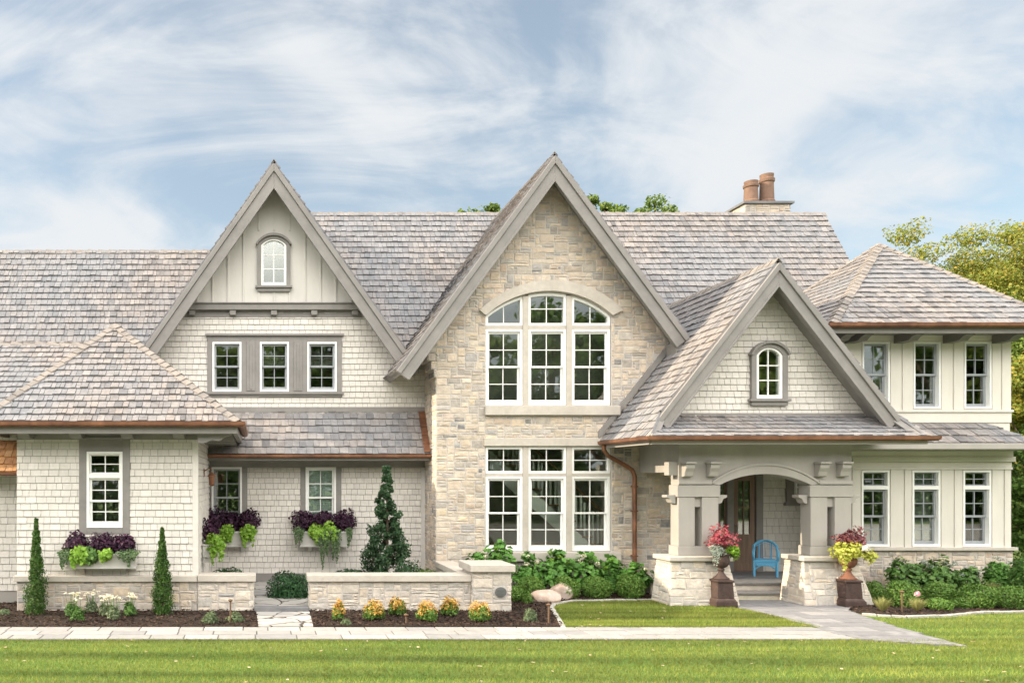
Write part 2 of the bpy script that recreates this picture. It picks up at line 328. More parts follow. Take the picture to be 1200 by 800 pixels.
def stones(mb, O, U, Vv, Nn, clip, holes=(), cw=.088, ch=.067, t=(.006,.018), gap=.005, mi=0, seed=0, big=1.0):
    rg = random.Random(seed); O, U, Vv, Nn = map(Vector, (O, U, Vv, Nn)); clip = ccw(list(clip))
    us = [p[0] for p in clip]; vs = [p[1] for p in clip]; u0, v0 = min(us), min(vs)
    nx = int(math.ceil((max(us)-u0)/cw)); nz = int(math.ceil((max(vs)-v0)/ch)); occ = set()
    # slightly uneven grid lines so that joints never line up perfectly
    gx = [u0+i*cw+(rg.uniform(-.2, .2)*cw if 0 < i < nx else 0) for i in range(nx+1)]
    gz = [v0+i*ch+(rg.uniform(-.22, .22)*ch if 0 < i < nz else 0) for i in range(nz+1)]
    for j in range(nz):
        for i in range(nx):
            if (i, j) in occ: continue
            h = rg.choices([1, 2, 3], [.42, .42, .16])[0]; w = rg.choices([1, 2, 3, 4, 5, 6], [.06, .22, .28, .22, .14, .08])[0]
            if h == 3: w = min(w, 4)
            if h == 1: w = max(w, 2)
            w = min(w, nx-i); h = min(h, nz-j)
            ww = 0
            while ww < w and (i+ww, j) not in occ: ww += 1
            w = ww
            for a in range(w):
                for b in range(h): occ.add((i+a, j+b))
            for x0, x1, z0, z1 in minus([(gx[i]+gap, gx[i+w]-gap, gz[j]+gap, gz[j+h]-gap)], holes):
                if x1-x0 < .02 or z1-z0 < .02: continue
                jx = min(.012, (x1-x0)*.12); jz = min(.010, (z1-z0)*.12); J = lambda a: rg.uniform(-a*.2, a)
                quad = [(x0+J(jx), z0+J(jz)), ((x0+x1)/2, z0+J(jz)), (x1-J(jx), z0+J(jz)), (x1-J(jx), (z0+z1)/2), (x1-J(jx), z1-J(jz)), ((x0+x1)/2, z1-J(jz)), (x0+J(jx), z1-J(jz)), (x0+J(jx), (z0+z1)/2)]
                p = clip_conv(quad, clip)
                if len(p) < 3 or abs(area(p)) < 4e-4: continue
                cx = sum(a for a, b in p)/len(p); cz = sum(b for a, b in p)/len(p); th = rg.uniform(*t); n = len(p)
                tx, tz = rg.uniform(-.05, .05), rg.uniform(-.06, .06)
                base = [O+U*a+Vv*b-Nn*.004 for a, b in p]; mid = []
                for a, b in p:
                    d = math.hypot(a-cx, b-cz); k = max(.55, 1-.011/max(d, .012))
                    mid.append(O+U*(cx+(a-cx)*k)+Vv*(cz+(b-cz)*k)+Nn*max(.006, th*rg.uniform(.6, 1.1)+tx*(a-cx)+tz*(b-cz)))
                c = O+U*(cx+rg.uniform(-.01, .01))+Vv*cz+Nn*(th*rg.uniform(.95, 1.45))
                mb.add(base+mid+[c], [(k, (k+1) % n, n+(k+1) % n, n+k) for k in range(n)]+[(n+k, n+(k+1) % n, 2*n) for k in range(n)], mi)

def panel(mb, x0, x1, zb, top, holes, y0, y1, mi=0, cuts=()):
    """wall slab in the XZ plane with openings; top is a function of x, a hole is (x0, x1, z0, ztop or function)"""
    xs = {x0, x1, *[c for c in cuts if x0 < c < x1]}
    for h in holes:
        n = 12 if callable(h[3]) else 1
        for k in range(n+1): xs.add(h[0]+(h[1]-h[0])*k/n)
    xs = sorted(x for x in xs if x0-1e-6 <= x <= x1+1e-6)
    for a, b in zip(xs, xs[1:]):
        if b-a < 1e-5: continue
        m = (a+b)/2; segs = []; hs = sorted([h for h in holes if h[0] < m < h[1]], key=lambda h: h[2])
        lo = (zb, zb)
        for h in hs:
            f = h[3] if callable(h[3]) else (lambda x, z=h[3]: z)
            segs.append((lo, (h[2], h[2]))); lo = (f(a), f(b))
        segs.append((lo, (top(a), top(b))))
        for (la, lb), (ha, hb) in segs:
            if ha-la < 1e-4 and hb-lb < 1e-4: continue
            mb.xz([(a, la), (b, lb), (b, max(hb, lb+1e-3)), (a, max(ha, la+1e-3))], y0, y1, mi)

HOUSE = empty('house', (5, 20, 0))
tag(HOUSE, 'large shingle and limestone house with steep gables, cedar roofs and white windows', 'house')

# ------------------------------------------------------------------ roofs
def roof(corners, seed, mats=None, e=.225, w=(.085,.19), t=.034, th=.10, soffit=True, name='roof', pieces=None):
    """corners: 3D, first two along the eave (left to right as seen from outside), convex"""
    P = [Vector(c) for c in corners]; U = (P[1]-P[0]).normalized(); Nn = (P[1]-P[0]).cross(P[-1]-P[0]).normalized(); Vv = Nn.cross(U)
    mb = MB()
    for k, Q in enumerate(pieces or [P]):          # convex pieces of one slope
        Q = [Vector(q) for q in Q]; cl = [((p-P[0]).dot(U), (p-P[0]).dot(Vv)) for p in Q]
        shingles(mb, P[0], U, Vv, Nn, cl, e=e, w=w, t=t, seed=seed+k*500, jit=.010, gap=.010, tvar=.4, row0=0)
        mb.ext([p-Nn*.004 for p in Q], -Nn*.05)
    r = mb.build(name, mats or CEDAR, HOUSE)
    if soffit:
        s = MB()
        for Q in (pieces or [P]):
            Q = [Vector(q) for q in Q]; c = sum(Q, Vector())/len(Q); s.ext([p+(c-p).normalized()*.02-Nn*.06 for p in Q], -Nn*th)
        s.build('soffit', TRIM, r)
    return r
def caps(parent, p0, p1, s1, s2, w=.15, e=.22, name='ridge_cap', mats=None, lift=.035, seed=0):
    rg = random.Random(seed); p0, p1 = Vector(p0), Vector(p1); Lv = (p1-p0); n = max(1, int(Lv.length/e)); Lv = Lv/n; s1 = Vector(s1).normalized(); s2 = Vector(s2).normalized(); up = -(s1+s2).normalized()
    if up.z < 0: up = -up
    mb = MB()
    for i in range(n):
        a = p0+Lv*i; b = a+Lv*1.2; j = rg.uniform(-.008, .008); pts = []
        for q, h in ((a, lift+.028+j), (b, lift)):
            c = q+up*h; pts += [c, c+s1*w*rg.uniform(.94, 1.06), c+s2*w*rg.uniform(.94, 1.06)]
        lowr = [p-up*.022 for p in pts]; v = pts+lowr
        mb.add(v, [(0,1,4,3),(0,3,5,2),(6,9,10,7),(6,8,11,9),(0,6,7,1),(0,2,8,6),(1,7,10,4),(2,5,11,8),(3,4,10,9),(3,9,11,5)])
    return mb.build(name, mats or CAPS, parent)

TM = 1.65; MRD, MRZ = 24.0, PZ(250, 24.0)             # main roof: pitch and ridge
def mz(d): return MRZ-TM*(MRD-d)
up_s = Vector((0, -1, -TM)).normalized(); dn_s = Vector((0, 1, -TM)).normalized()
# main ridge roof
x0, x1 = .0, 17.2; de = 20.9
mr_ = roof([(x0, de, mz(de)), (x1, de, mz(de)), (x1, MRD, MRZ), (x0, MRD, MRZ)], 1)
m = MB(); m.ext([(x0, MRD, MRZ-.03), (x1, MRD, MRZ-.03), (x1, MRD+4.5, MRZ-7.4), (x0, MRD+4.5, MRZ-7.4)], (0, 0, -.1)); m.build('back_slope', CEDAR, mr_)
caps(mr_, (x0, MRD, MRZ), (x1, MRD, MRZ), up_s, dn_s, seed=1, lift=.02, e=.3)
m = MB(); m.ext([(x1-.12, de+.2, mz(de+.2)-.22), (x1-.12, MRD, MRZ-.22), (x1-.12, MRD+4, MRZ-6.9), (x1-.12, MRD+4, 0), (x1-.12, de+.2, 0)], (-.15, 0, 0)); m.build('end_wall', BOARD, HOUSE)
m = MB(); m.ext([(x1+.02, de, mz(de)-.06), (x1+.02, MRD, MRZ-.06), (x1+.02, MRD, MRZ-.42), (x1+.02, de, mz(de)-.42)], (-.08, 0, 0)); m.build('bargeboard', TRIM, HOUSE)
# left wing, same slope, lower ridge
LRD = 23.16; LRZ = mz(LRD); x0, x1, de = -13, .2, 20.3
lr_ = roof([(x0, de, mz(de)), (-2.98, de, mz(de)), (-2.98, LRD, LRZ), (x0, LRD, LRZ)], 2, pieces=[[(x0, de, mz(de)), (-2.98, de, mz(de)), (-2.98, LRD, LRZ), (x0, LRD, LRZ)], [(-2.98, 21.1, mz(21.1)), (x1, LRD-.1, mz(LRD-.1)), (x1, LRD, LRZ), (-2.98, LRD, LRZ)]])
m = MB(); m.ext([(x0, LRD, LRZ-.03), (x1, LRD, LRZ-.03), (x1, LRD+4, LRZ-6.6), (x0, LRD+4, LRZ-6.6)], (0, 0, -.1)); m.build('back_slope', CEDAR, lr_)
caps(lr_, (x0, LRD, LRZ), (x1, LRD, LRZ), up_s, dn_s, seed=2, lift=.02, e=.3)
# low link roof left of the pavilion
kd, kz = 20.0, PZ(402, 20.0); e0 = 17.2; k0 = PZ(500, 17.2)
kr_ = roof([(-13, e0, k0), (-3.2, e0, k0), (-3.2, kd, kz), (-13, kd, kz)], 3)
m = MB(); m.ext([(-13, kd, kz-.03), (-3.2, kd, kz-.03), (-3.2, kd+1.6, kz-1.7), (-13, kd+1.6, kz-1.7)], (0, 0, -.1)); m.build('back_slope', CEDAR, kr_)
caps(kr_, (-13, kd, kz), (-3.2, kd, kz), (0, -1, -.9), (0, 1, -.9), seed=3, lift=.02, e=.3)

def slope_dirs(axis, n1, n2):
    """for a hip line: the two in-plane directions square to it, pointing down"""
    ax = Vector(axis).normalized(); out = []
    for n in (n1, n2):
        s = ax.cross(n).normalized()
        out.append(s)
    a, b = out; return a, b
# pavilion pyramid roof
A = Vector(W(135, 381, 18.7)); ez = PZ(494, 16.0); FL = Vector((PX(-27, 16), 16.0, ez)); FR = Vector((PX(280, 16), 16.0, ez))
BL = Vector((FL.x, 21.4, ez)); BR = Vector((FR.x, 21.4, ez))
pf = roof([FL, FR, A], 4); roof([FR, BR, A], 5); roof([BL, FL, A], 6)
def nrm(a, b, c): return (Vector(b)-Vector(a)).cross(Vector(c)-Vector(a)).normalized()
nf, nr, nl = nrm(FL, FR, A), nrm(FR, BR, A), nrm(BL, FL, A)
def hip(parent, lo, hi, na, nb, seed):
    ax = (Vector(hi)-Vector(lo)).normalized(); s1 = ax.cross(na).normalized(); s2 = ax.cross(nb).normalized()
    if s1.dot(s2) > .7: s2 = -s2
    m0 = (na+nb).normalized()
    if s1.dot(m0) > 0: s1 = -s1
    if s2.dot(m0) > 0: s2 = -s2
    caps(parent, lo, hi, s1, s2, name='hip_cap', seed=seed, w=.14, e=.2)
hip(pf, FR, A, nf, nr, 7); hip(pf, FL, A, nl, nf, 8)

# gables ---------------------------------------------------------------
def barge(ax, az, t, xl, xr, y0, parts, name='bargeboard', mt=None):
    """raked boards: parts = list of (perp offset from, perp offset to, proud, depth)"""
    mb = MB(); c = 1/math.hypot(1, t); s = t*c
    for o0, o1, pr, dp in parts:
        for sg, xe in ((-1, xl), (1, xr)):
            run = abs(xe-ax); E = Vector((ax+sg*run, az-t*run))
            nd = Vector((-sg*s, -c))                       # inward and down, square to the rake
            a0 = Vector((ax, az-o0/c)); a1 = Vector((ax, az-o1/c)); e0 = E+nd*o0; e1 = E+nd*o1
            mb.xz([(a0.x, a0.y), (e0.x, e0.y), (e1.x, e1.y), (a1.x, a1.y)], y0-pr, y0-pr+dp)
    return mb.build(name, mt or TRIM, HOUSE, bevel=.008)
def gable_roof(ax, az, t, xl, xr, yf, yb, seed):
    zl, zr = az-t*(ax-xl), az-t*(xr-ax)
    a = roof([(xl, yb, zl), (xl, yf, zl), (ax, yf, az), (ax, yb, az)], seed, th=.12)
    b = roof([(xr, yf, zr), (xr, yb, zr), (ax, yb, az), (ax, yf, az)], seed+1, th=.12)
    caps(a, (ax, yf, az), (ax, yb, az), (-1, 0, -t), (1, 0, -t), seed=seed, w=.13)
    return zl, zr
G1 = dict(x=PX(321, 20.2), z=PZ(189, 20.2), t=1.42, yf=20.2, w=20.8)
G2 = dict(x=PX(650, 18.95), z=PZ(180, 18.95), t=1.36, yf=18.95, w=19.5)
G3 = dict(x=PX(912, 17.4), z=PZ(305, 17.4), t=1.36, yf=17.4, w=18.0)
g1l, g1r = PX(164, 20.2), PX(481, 20.2); gable_roof(G1['x'], G1['z'], G1['t'], g1l, g1r, 20.2, 23.6, 20)
g2l, g2r = PX(464, 18.95), PX(808, 18.95); gable_roof(G2['x'], G2['z'], G2['t'], g2l, g2r, 18.95, 23.9, 30)
for g, l, r_ in ((G1, g1l, g1r), (G2, g2l, g2r)):
    barge(g['x'], g['z']+.02, g['t'], l-.02, r_+.02, g['yf'], [(.045, .16, .06, .16), (.162, .40, .02, .12), (.36, .415, .04, .04)])
# plumb eave returns at the feet
m = MB(); zz = G2['z']-G2['t']*(g2r-G2['x']); m.box(g2r-.30, g2r+.25, 18.98, 21.5, zz-.42, zz-.10); m.build('eave_return', TRIM, HOUSE, bevel=.01)
m = MB(); m.box(g2r-.22, g2r+.55, 19.1, 22.1, zz-.09, zz-.05); m.build('valley_flashing', LEAD, HOUSE)
m = MB(); zz = G1['z']-G1['t']*(g1r-G1['x']); m.box(g1r-.34, g1r+.22, 20.22, 22.0, zz-.46, zz-.12); m.build('eave_return', TRIM, HOUSE, bevel=.01)
m = MB(); m.box(g1r-.1, g1r+.35, 20.3, 22.3, zz-.11, zz-.06); m.build('valley_flashing', LEAD, HOUSE)
# porch roof: gable whose slopes run down to the side gutters, with a pent across the front
pz = PZ(511, 17.0); pl, pr_ = PX(762, 17.0), 2*G3['x']-PX(762, 17.0); G3['t'] = (G3['z']-pz)/(G3['x']-pl)
ax, az, t3 = G3['x'], G3['z'], G3['t']
zq = pz+.45*t3
ph = roof([(pl, 22.2, pz), (pl, 17.0, pz), (ax, 17.4, az), (ax, 22.2, az)], 40, th=.12, pieces=[[(pl, 22.2, pz), (pl, 17.0, pz), (pl+.45, 17.45, zq), (pl+.45, 22.2, zq)], [(pl+.45, 22.2, zq), (pl+.45, 17.4, zq), (ax, 17.4, az), (ax, 22.2, az)]])
roof([(pr_, 17.0, pz), (pr_, 22.2, pz), (ax, 22.2, az), (ax, 17.4, az)], 41, th=.12, pieces=[[(pr_, 17.0, pz), (pr_, 22.2, pz), (pr_-.45, 22.2, zq), (pr_-.45, 17.45, zq)], [(pr_-.45, 17.4, zq), (pr_-.45, 22.2, zq), (ax, 22.2, az), (ax, 17.4, az)]])
caps(ph, (ax, 17.38, az), (ax, 22.2, az), (-1, 0, -t3), (1, 0, -t3), seed=42, w=.13)
barge(ax, az+.02, t3, pl+.30, pr_-.30, 17.4, [(.045, .15, .06, .16), (.152, .36, .02, .12), (.33, .375, .04, .04)])
pt = PZ(487, 18.0)
pent = roof([(pl, 17.0, pz), (pr_, 17.0, pz), (pr_-.55, 18.0, pt), (pl+.55, 18.0, pt)], 43, e=.20, th=.06)
caps(pent, (pl-.02, 16.98, pz), (pl+.40, 17.62, pz+.34), (-1, .1, -1.2), (.2, -1, -.5), seed=44, w=.075, name='hip_cap')
caps(pent, (pr_+.02, 16.98, pz), (pr_-.40, 17.62, pz+.34), (1, .1, -1.2), (-.2, -1, -.5), seed=45, w=.075, name='hip_cap')
# right wing pyramid roof
A2 = Vector(W(1030, 287, 21.2)); ez2 = PZ(379, 18.5); QL = Vector((PX(974, 18.5), 18.5, ez2)); QR = Vector((PX(1253, 18.5), 18.5, ez2))
QBL = Vector((QL.x, 24.0, ez2)); QBR = Vector((QR.x, 24.0, ez2))
rf = roof([QL, QR, A2], 50); roof([QR, QBR, A2], 51); roof([QBL, QL, A2], 52); roof([QBR, QBL, A2], 53)
n0, n1_, n2_ = nrm(QL, QR, A2), nrm(QR, QBR, A2), nrm(QBL, QL, A2)
hip(rf, QL, A2, n2_, n0, 54); hip(rf, QR, A2, n0, n1_, 55); hip(rf, QBL, A2, nrm(QBR, QBL, A2), n2_, 56)
# right wing pent between the storeys
DW = 19.3
qx0, qx1 = PX(1000, 18.6), PX(1222, 18.6); qz0, qz1 = PZ(519, 18.6), PZ(496, DW)
rp_ = roof([(qx0-1.6, 18.6, qz0), (qx1, 18.6, qz0), (qx1-.72, DW, qz1), (qx0-1.6, DW, qz1)], 57, e=.30, th=.05)
roof([(qx1, 18.6, qz0), (qx1, 23, qz0), (qx1-.72, 23, qz1), (qx1-.72, DW, qz1)], 58, e=.30, th=.05)
# pent over the courtyard wall
cd, cw_ = 20.05, 20.8; cz0, cz1 = PZ(532, cd), PZ(483, cw_)
cx0, cx1 = -1.6, 4.37
roof([(cx0, cd, cz0), (cx1, cd, cz0), (cx1, cw_, cz1), (cx0, cw_, cz1)], 60, e=.225, w=(.14,.24), th=.05)
m = MB()
for k in range(5):
    a = k/5; b = (k+1)/5; m.ext([(cx1-.16, cd+(cw_-cd)*a-.02, cz0+(cz1-cz0)*a+.05), (cx1+.01, cd+(cw_-cd)*a-.02, cz0+(cz1-cz0)*a+.05), (cx1+.01, cd+(cw_-cd)*b, cz0+(cz1-cz0)*b+.05), (cx1-.16, cd+(cw_-cd)*b, cz0+(cz1-cz0)*b+.05)], (0, -.012, .008))
m.build('step_flashing', COPPER, HOUSE)

# gutters ---------------------------------------------------------------
def gutter(pts, r=.075, mt=None):
    mb = MB(); pts = [Vector(p) for p in pts]
    prof = [(-r, .02), (-r*.98, -.25*r), (-r*.7, -.75*r), (-.2*r, -r), (.4*r, -r*.95), (r*.9, -r*.6), (r, .02), (r*.8, .02), (.3*r, -.7*r), (-.6*r, -.5*r), (-r*.85, .02)]
    vs = []; fs = []; n = len(prof)
    for i, p in enumerate(pts):
        ds = []
        if i > 0: ds.append((p-pts[i-1]).normalized())
        if i < len(pts)-1: ds.append((pts[i+1]-p).normalized())
        t = sum(ds, Vector()).normalized(); side = Vector((t.y, -t.x, 0)).normalized(); k = 1/max(.5, ds[0].dot(t))
        for a, b in prof: vs.append(p-side*a*k*-1+Vector((0, 0, b)))
    for i in range(len(pts)-1):
        for k in range(n): fs.append((i*n+k, i*n+(k+1) % n, (i+1)*n+(k+1) % n, (i+1)*n+k))
    fs.append(tuple(range(n))); fs.append(tuple((len(pts)-1)*n+k for k in range(n)))
    mb.add(vs, fs); return mb.build('gutter', mt or COPPER, HOUSE)
gutter([(FL.x-.05, 20, ez-.02), (FL.x-.05, 15.94, ez-.02), (FR.x+.05, 15.94, ez-.02), (FR.x+.05, 20, ez-.02)], .085)
gutter([(pl-.05, 19.35, pz-.02), (pl-.05, 16.94, pz-.02), (pr_+.05, 16.94, pz-.02), (pr_+.05, 18.4, pz-.02)], .08)
gutter([(QL.x-.05, 21, ez2-.02), (QL.x-.05, 18.44, ez2-.02), (QR.x+.05, 18.44, ez2-.02), (QR.x+.05, 23, ez2-.02)], .085)
gutter([(cx0, cd-.05, cz0-.03), (cx1, cd-.05, cz0-.03)], .06)
m = MB(); m.box(qx0-1.6, qx1+.03, 18.50, 18.60, qz0-.15, qz0-.005); m.box(qx1, qx1+.06, 18.6, 23, qz0-.15, qz0-.005); m.build('fascia', PORCH, HOUSE, bevel=.015)
m = MB(); m.box(qx0-1.6, qx1-.02, 18.6, DW+.1, qz0-.16, qz0-.11); m.build('soffit', PORCH, HOUSE)
# downspout on the stone wall
dx = PX(744, 19.36)
m = MB(); m.tube([(pl-.02, 19.25, pz-.07), (pl-.01, 19.25, pz-.22), (pl+.10, 19.27, pz-.36), (dx-.22, 19.35, pz-.60), (dx-.06, 19.37, pz-.70), (dx, 19.37, pz-.86), (dx, 19.37, .35), (dx, 19.37, .08)], .052, 10)
for z in (.9, 2.0, 2.6): m.box(dx-.058, dx+.058, 19.312, 19.47, z, z+.03)
m.build('downspout', COPPER, HOUSE, smooth=False)

# ------------------------------------------------------------------ windows
def arc(x0, x1, zs, sag):
    """circular arc height over the chord x0..x1 at spring level zs"""
    h = (x1-x0)/2; Rr = (h*h+sag*sag)/(2*sag); cx = (x0+x1)/2; cz = zs+sag-Rr
    return lambda x: cz+math.sqrt(max(0, Rr*Rr-(x-cx)**2))
def ring(mb, x0, x1, z0, z1, w, y0, y1, wb=None, wt=None):
    wb = wb or w; wt = wt or w
    mb.box(x0, x0+w, y0, y1, z0, z1); mb.box(x1-w, x1, y0, y1, z0, z1)
    mb.box(x0+w, x1-w, y0, y1, z0, z0+wb); mb.box(x0+w, x1-w, y0, y1, z1-wt, z1)
def bars(mb, x0, x1, z0, z1, nc, nr, y0, y1, w=.02):
    for k in range(1, nc):
        x = x0+(x1-x0)*k/nc; mb.box(x-w/2, x+w/2, y0, y1, z0, z1)
    for k in range(1, nr):
        z = z0+(z1-z0)*k/nr
        for c in range(nc):
            a = x0+(x1-x0)*c/nc+(w/2 if c else 0); b = x0+(x1-x0)*(c+1)/nc-(w/2 if c < nc-1 else 0)
            mb.box(a, b, y0+.002, y1-.002, z-w/2, z+w/2)
def room(parent, x0, x1, z0, z1, y0, dep, mt=None, margin=.14):
    mb = MB(); X0, X1, Z0, Z1 = x0-margin, x1+margin, z0-margin, z1+margin; y1 = y0+dep
    v = [(X0,y0,Z0),(X1,y0,Z0),(X1,y0,Z1),(X0,y0,Z1),(X0,y1,Z0),(X1,y1,Z0),(X1,y1,Z1),(X0,y1,Z1)]
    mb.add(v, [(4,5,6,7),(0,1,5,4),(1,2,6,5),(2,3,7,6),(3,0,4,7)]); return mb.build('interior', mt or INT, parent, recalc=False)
def window(x0, x1, z0, z1, d, top=(2, 2), bot=(2, 2), transom=None, fm=None, sm=None, fw=.055, sw=.045, split=.5, dep=1.2, rm=None, proud=.03, do_room=True, blind=None, label=None, bm=None, drape=False, gm=None):
    """double-hung window in the plane y=d; transom=(height, cols, rows) adds a light above"""
    fm = fm or WHITE; sm = sm or WHITE; cx = (x0+x1)/2; og = (cx, d, z0)
    f = MB(); ring(f, x0, x1, z0, z1, fw, d-proud, d+.12, wb=fw*1.15)
    zt = z1-fw
    if transom:
        zt = z1-fw-transom[0]; f.box(x0+fw, x1-fw, d-proud+.003, d+.117, zt-.09, zt)
    w = f.build('window', fm, HOUSE, origin=og, bevel=.005)
    if label: w['label'] = label
    s = MB(); mu = MB(); g = MB(); a, b = x0+fw, x1-fw
    if transom:
        ring(s, a+.001, b-.001, zt+.001, z1-fw-.001, .03, d+.02, d+.07); bars(mu, a+.03, b-.03, zt+.03, z1-fw-.03, transom[1], transom[2], d+.03, d+.055)
        g.box(a+.02, b-.02, d+.040, d+.046, zt+.02, z1-fw-.02); zt -= .09
    zb = z0+fw*1.15; zm = zb+(zt-zb)*split
    ring(s, a+.001, b-.001, zm-.012, zt-.001, sw, d+.02, d+.06); bars(mu, a+sw, b-sw, zm+sw-.012, zt-sw, top[0], top[1], d+.025, d+.05)
    ring(s, a+.001, b-.001, zb+.001, zm+.03, sw, d+.062, d+.10, wb=sw*1.5); bars(mu, a+sw, b-sw, zb+sw*1.5, zm+.03-sw, bot[0], bot[1], d+.067, d+.092)
    g.box(a+sw*.5, b-sw*.5, d+.036, d+.042, zm+.01, zt-sw*.5); g.box(a+sw*.5, b-sw*.5, d+.078, d+.084, zb+sw*.7, zm+.01)
    s.build('sash', sm, w, bevel=.004); mu.build('muntins', sm, w); g.build('glass', gm or GLASS, w)
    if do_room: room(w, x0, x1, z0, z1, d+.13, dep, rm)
    if blind:
        bl = MB(); n = int((z1-z0-2*fw)*blind/.05)
        for k in range(n): bl.box(a+.02, b-.02, d+.14, d+.165, z1-fw-.05*(k+1)+.004, z1-fw-.05*k)
        bl.build('blind', bm or BLIND, w)
    if drape:
        dr = MB(); xs_ = [b-.30+.30*k/18 for k in range(19)]; pts = [(x, d+.20+.025*math.sin(k*1.9), z0+.05) for k, x in enumerate(xs_)]
        for p, q in zip(pts, pts[1:]): dr.add([p, q, (q[0], q[1], z1-.06), (p[0], p[1], z1-.06)], [(0, 1, 2, 3)])
        dr.build('curtain', DRAPE, w)
    return w
def arched_window(x0, x1, z0, zs, sag, d, nc=2, nr=3, fw=.06, trim=.11, label=None):
    cx = (x0+x1)/2; og = (cx, d, z0); n = 14
    fo = arc(x0, x1, zs, sag); fi = arc(x0+fw, x1-fw, zs, sag-fw*.55)
    def archband(mb, xa, xb, f_out, xc, xd, f_in, y0, y1):
        for k in range(n):
            a0, a1 = xa+(xb-xa)*k/n, xa+(xb-xa)*(k+1)/n; b0, b1 = xc+(xd-xc)*k/n, xc+(xd-xc)*(k+1)/n
            mb.xz([(b0, f_in(b0)), (b1, f_in(b1)), (a1, f_out(a1)), (a0, f_out(a0))], y0, y1)
    f = MB(); y0, y1 = d-.05, d+.10
    f.box(x0, x0+fw, y0, y1, z0, zs); f.box(x1-fw, x1, y0, y1, z0, zs); f.box(x0+fw, x1-fw, y0, y1, z0, z0+fw*1.3); archband(f, x0, x1, fo, x0+fw, x1-fw, fi, y0, y1)
    w = f.build('window', WHITE, HOUSE, origin=og)
    if label: w['label'] = label
    mu = MB(); xm = .012; mu.box(cx-xm, cx+xm, d-.01, d+.02, z0+fw*1.3, fi(cx))
    H = zs+sag*.55-z0
    for k in range(1, nr):
        z = z0+fw*1.3+(H-fw)*k/nr; mu.box(x0+fw, cx-xm, d-.008, d+.018, z-xm, z+xm); mu.box(cx+xm, x1-fw, d-.008, d+.018, z-xm, z+xm)
    mu.build('muntins', WHITE, w)
    g = MB(); pts = [(x0+fw*.5, z0+fw*.5), (x1-fw*.5, z0+fw*.5)]+[(x, arc(x0+fw*.5, x1-fw*.5, zs, sag-fw*.3)(x)) for x in [x1-fw*.5-(x1-x0-fw)*k/10 for k in range(11)]]
    g.xz(pts, d+.004, d+.010); g.build('glass', GLASS, w)
    # painted surround with its hood and sill
    T = MB(); tw = trim; y2, y3 = d-.075, d+.02; zc = zs
    T.box(x0-tw, x0-.002, y2, y3, z0-.01, zc); T.box(x1+.002, x1+tw, y2, y3, z0-.01, zc)
    archband(T, x0-tw, x1+tw, arc(x0-tw, x1+tw, zc, sag+tw*.75), x0-.002, x1+.002, arc(x0-.002, x1+.002, zs, sag+.002), y2, y3)
    archband(T, x0-tw-.04, x1+tw+.04, arc(x0-tw-.04, x1+tw+.04, zc+.02, sag+tw*.75+.05), x0-tw, x1+tw, arc(x0-tw, x1+tw, zc+.0, sag+tw*.75+.004), d-.13, y3+.002)
    T.box(x0-tw-.05, x1+tw+.05, d-.12, d+.02, z0-.07, z0-.012); T.box(x0-tw, x1+tw, d-.073, d+.02, z0-.16, z0-.072)
    T.build('surround', TRIM, w, bevel=.006)
    room(w, x0, x1, z0, zs+sag, d+.13, 1.2)
    return w

# ------------------------------------------------------------------ walls
Ux, Uz, Nf = (1, 0, 0), (0, 0, 1), (0, -1, 0)
def side(mb_, *a, **k): pass
# --- pavilion (front corner at left)
pw = 16.75; wx0, wx1 = PX(20, pw), PX(231, pw); wz1 = PZ(515, pw)
h1 = (PX(102, pw), PX(144, pw), PZ(618, pw), PZ(529, pw))
m = MB(); tx0, tx1 = PX(93, pw), PX(152.5, pw)
panel(m, wx0, wx1, 0, lambda x: wz1, [h1], pw, pw+.15, 1)
m.box(wx1-.15, wx1, pw+.152, 20.9, 0, wz1, 1); m.box(wx0, wx0+.15, pw+.152, 20.9, 0, wz1, 1)
shingles(m, (0, pw, 0), Ux, Uz, Nf, [(wx0, .72), (wx1-.10, .72), (wx1-.10, wz1), (wx0, wz1)], [(tx0, tx1, PZ(625, pw), 9)], e=.143, w=(.13, .24), t=.020, gap=.009, jit=.002, groove=.011, seed=70)
shingles(m, (wx1, pw, 0), (0, 1, 0), Uz, (1, 0, 0), [(.10, .3), (4.0, .3), (4.0, wz1), (.10, wz1)], [], e=.143, w=(.13, .24), t=.020, gap=.009, jit=.002, groove=.011, seed=71)
wall = m.build('wall', [SIDING, BACK], HOUSE)
m = MB(); m.box(wx1-.10, wx1+.022, pw-.022, pw+.10, .72, wz1); m.build('corner_board', SIDING, HOUSE, bevel=.005)
m = MB(); m.box(tx0, h1[0], pw-.035, pw+.02, PZ(625, pw), wz1); m.box(h1[1], tx1, pw-.035, pw+.02, PZ(625, pw), wz1); m.box(h1[0], h1[1], pw-.035, pw+.02, h1[3], wz1); m.box(h1[0], h1[1], pw-.035, pw+.02, PZ(625, pw), h1[2])
m.box(tx0-.04, tx1+.04, pw-.10, pw-.031, wz1+.001, wz1+.05); m.build('window_trim', TRIM, HOUSE, bevel=.006)
window(*h1, pw, transom=(PZ(531, pw)-PZ(554, pw), 2, 2), proud=.05, dep=1.4)
# stone base of the pavilion
sb = 16.66; sx0 = PX(20, sb); sx1 = PX(231, sb)
m = MB(); m.box(sx0, sx1, sb, sb+.10, 0, PZ(681, sb), 1); stones(m, (0, sb, 0), Ux, Uz, Nf, [(sx0, -.02), (sx1, -.02), (sx1, PZ(681, sb)), (sx0, PZ(681, sb))], seed=72)
m.build('stone_base', [STONE, MORTAR], HOUSE)
m = MB(); zc0, zc1 = PZ(681, sb), PZ(674, sb); m.box(sx0-.06, sx1, sb-.07, pw+.06, zc0+.002, zc1); m.build('water_table', CAPSTONE, HOUSE, bevel=.01)
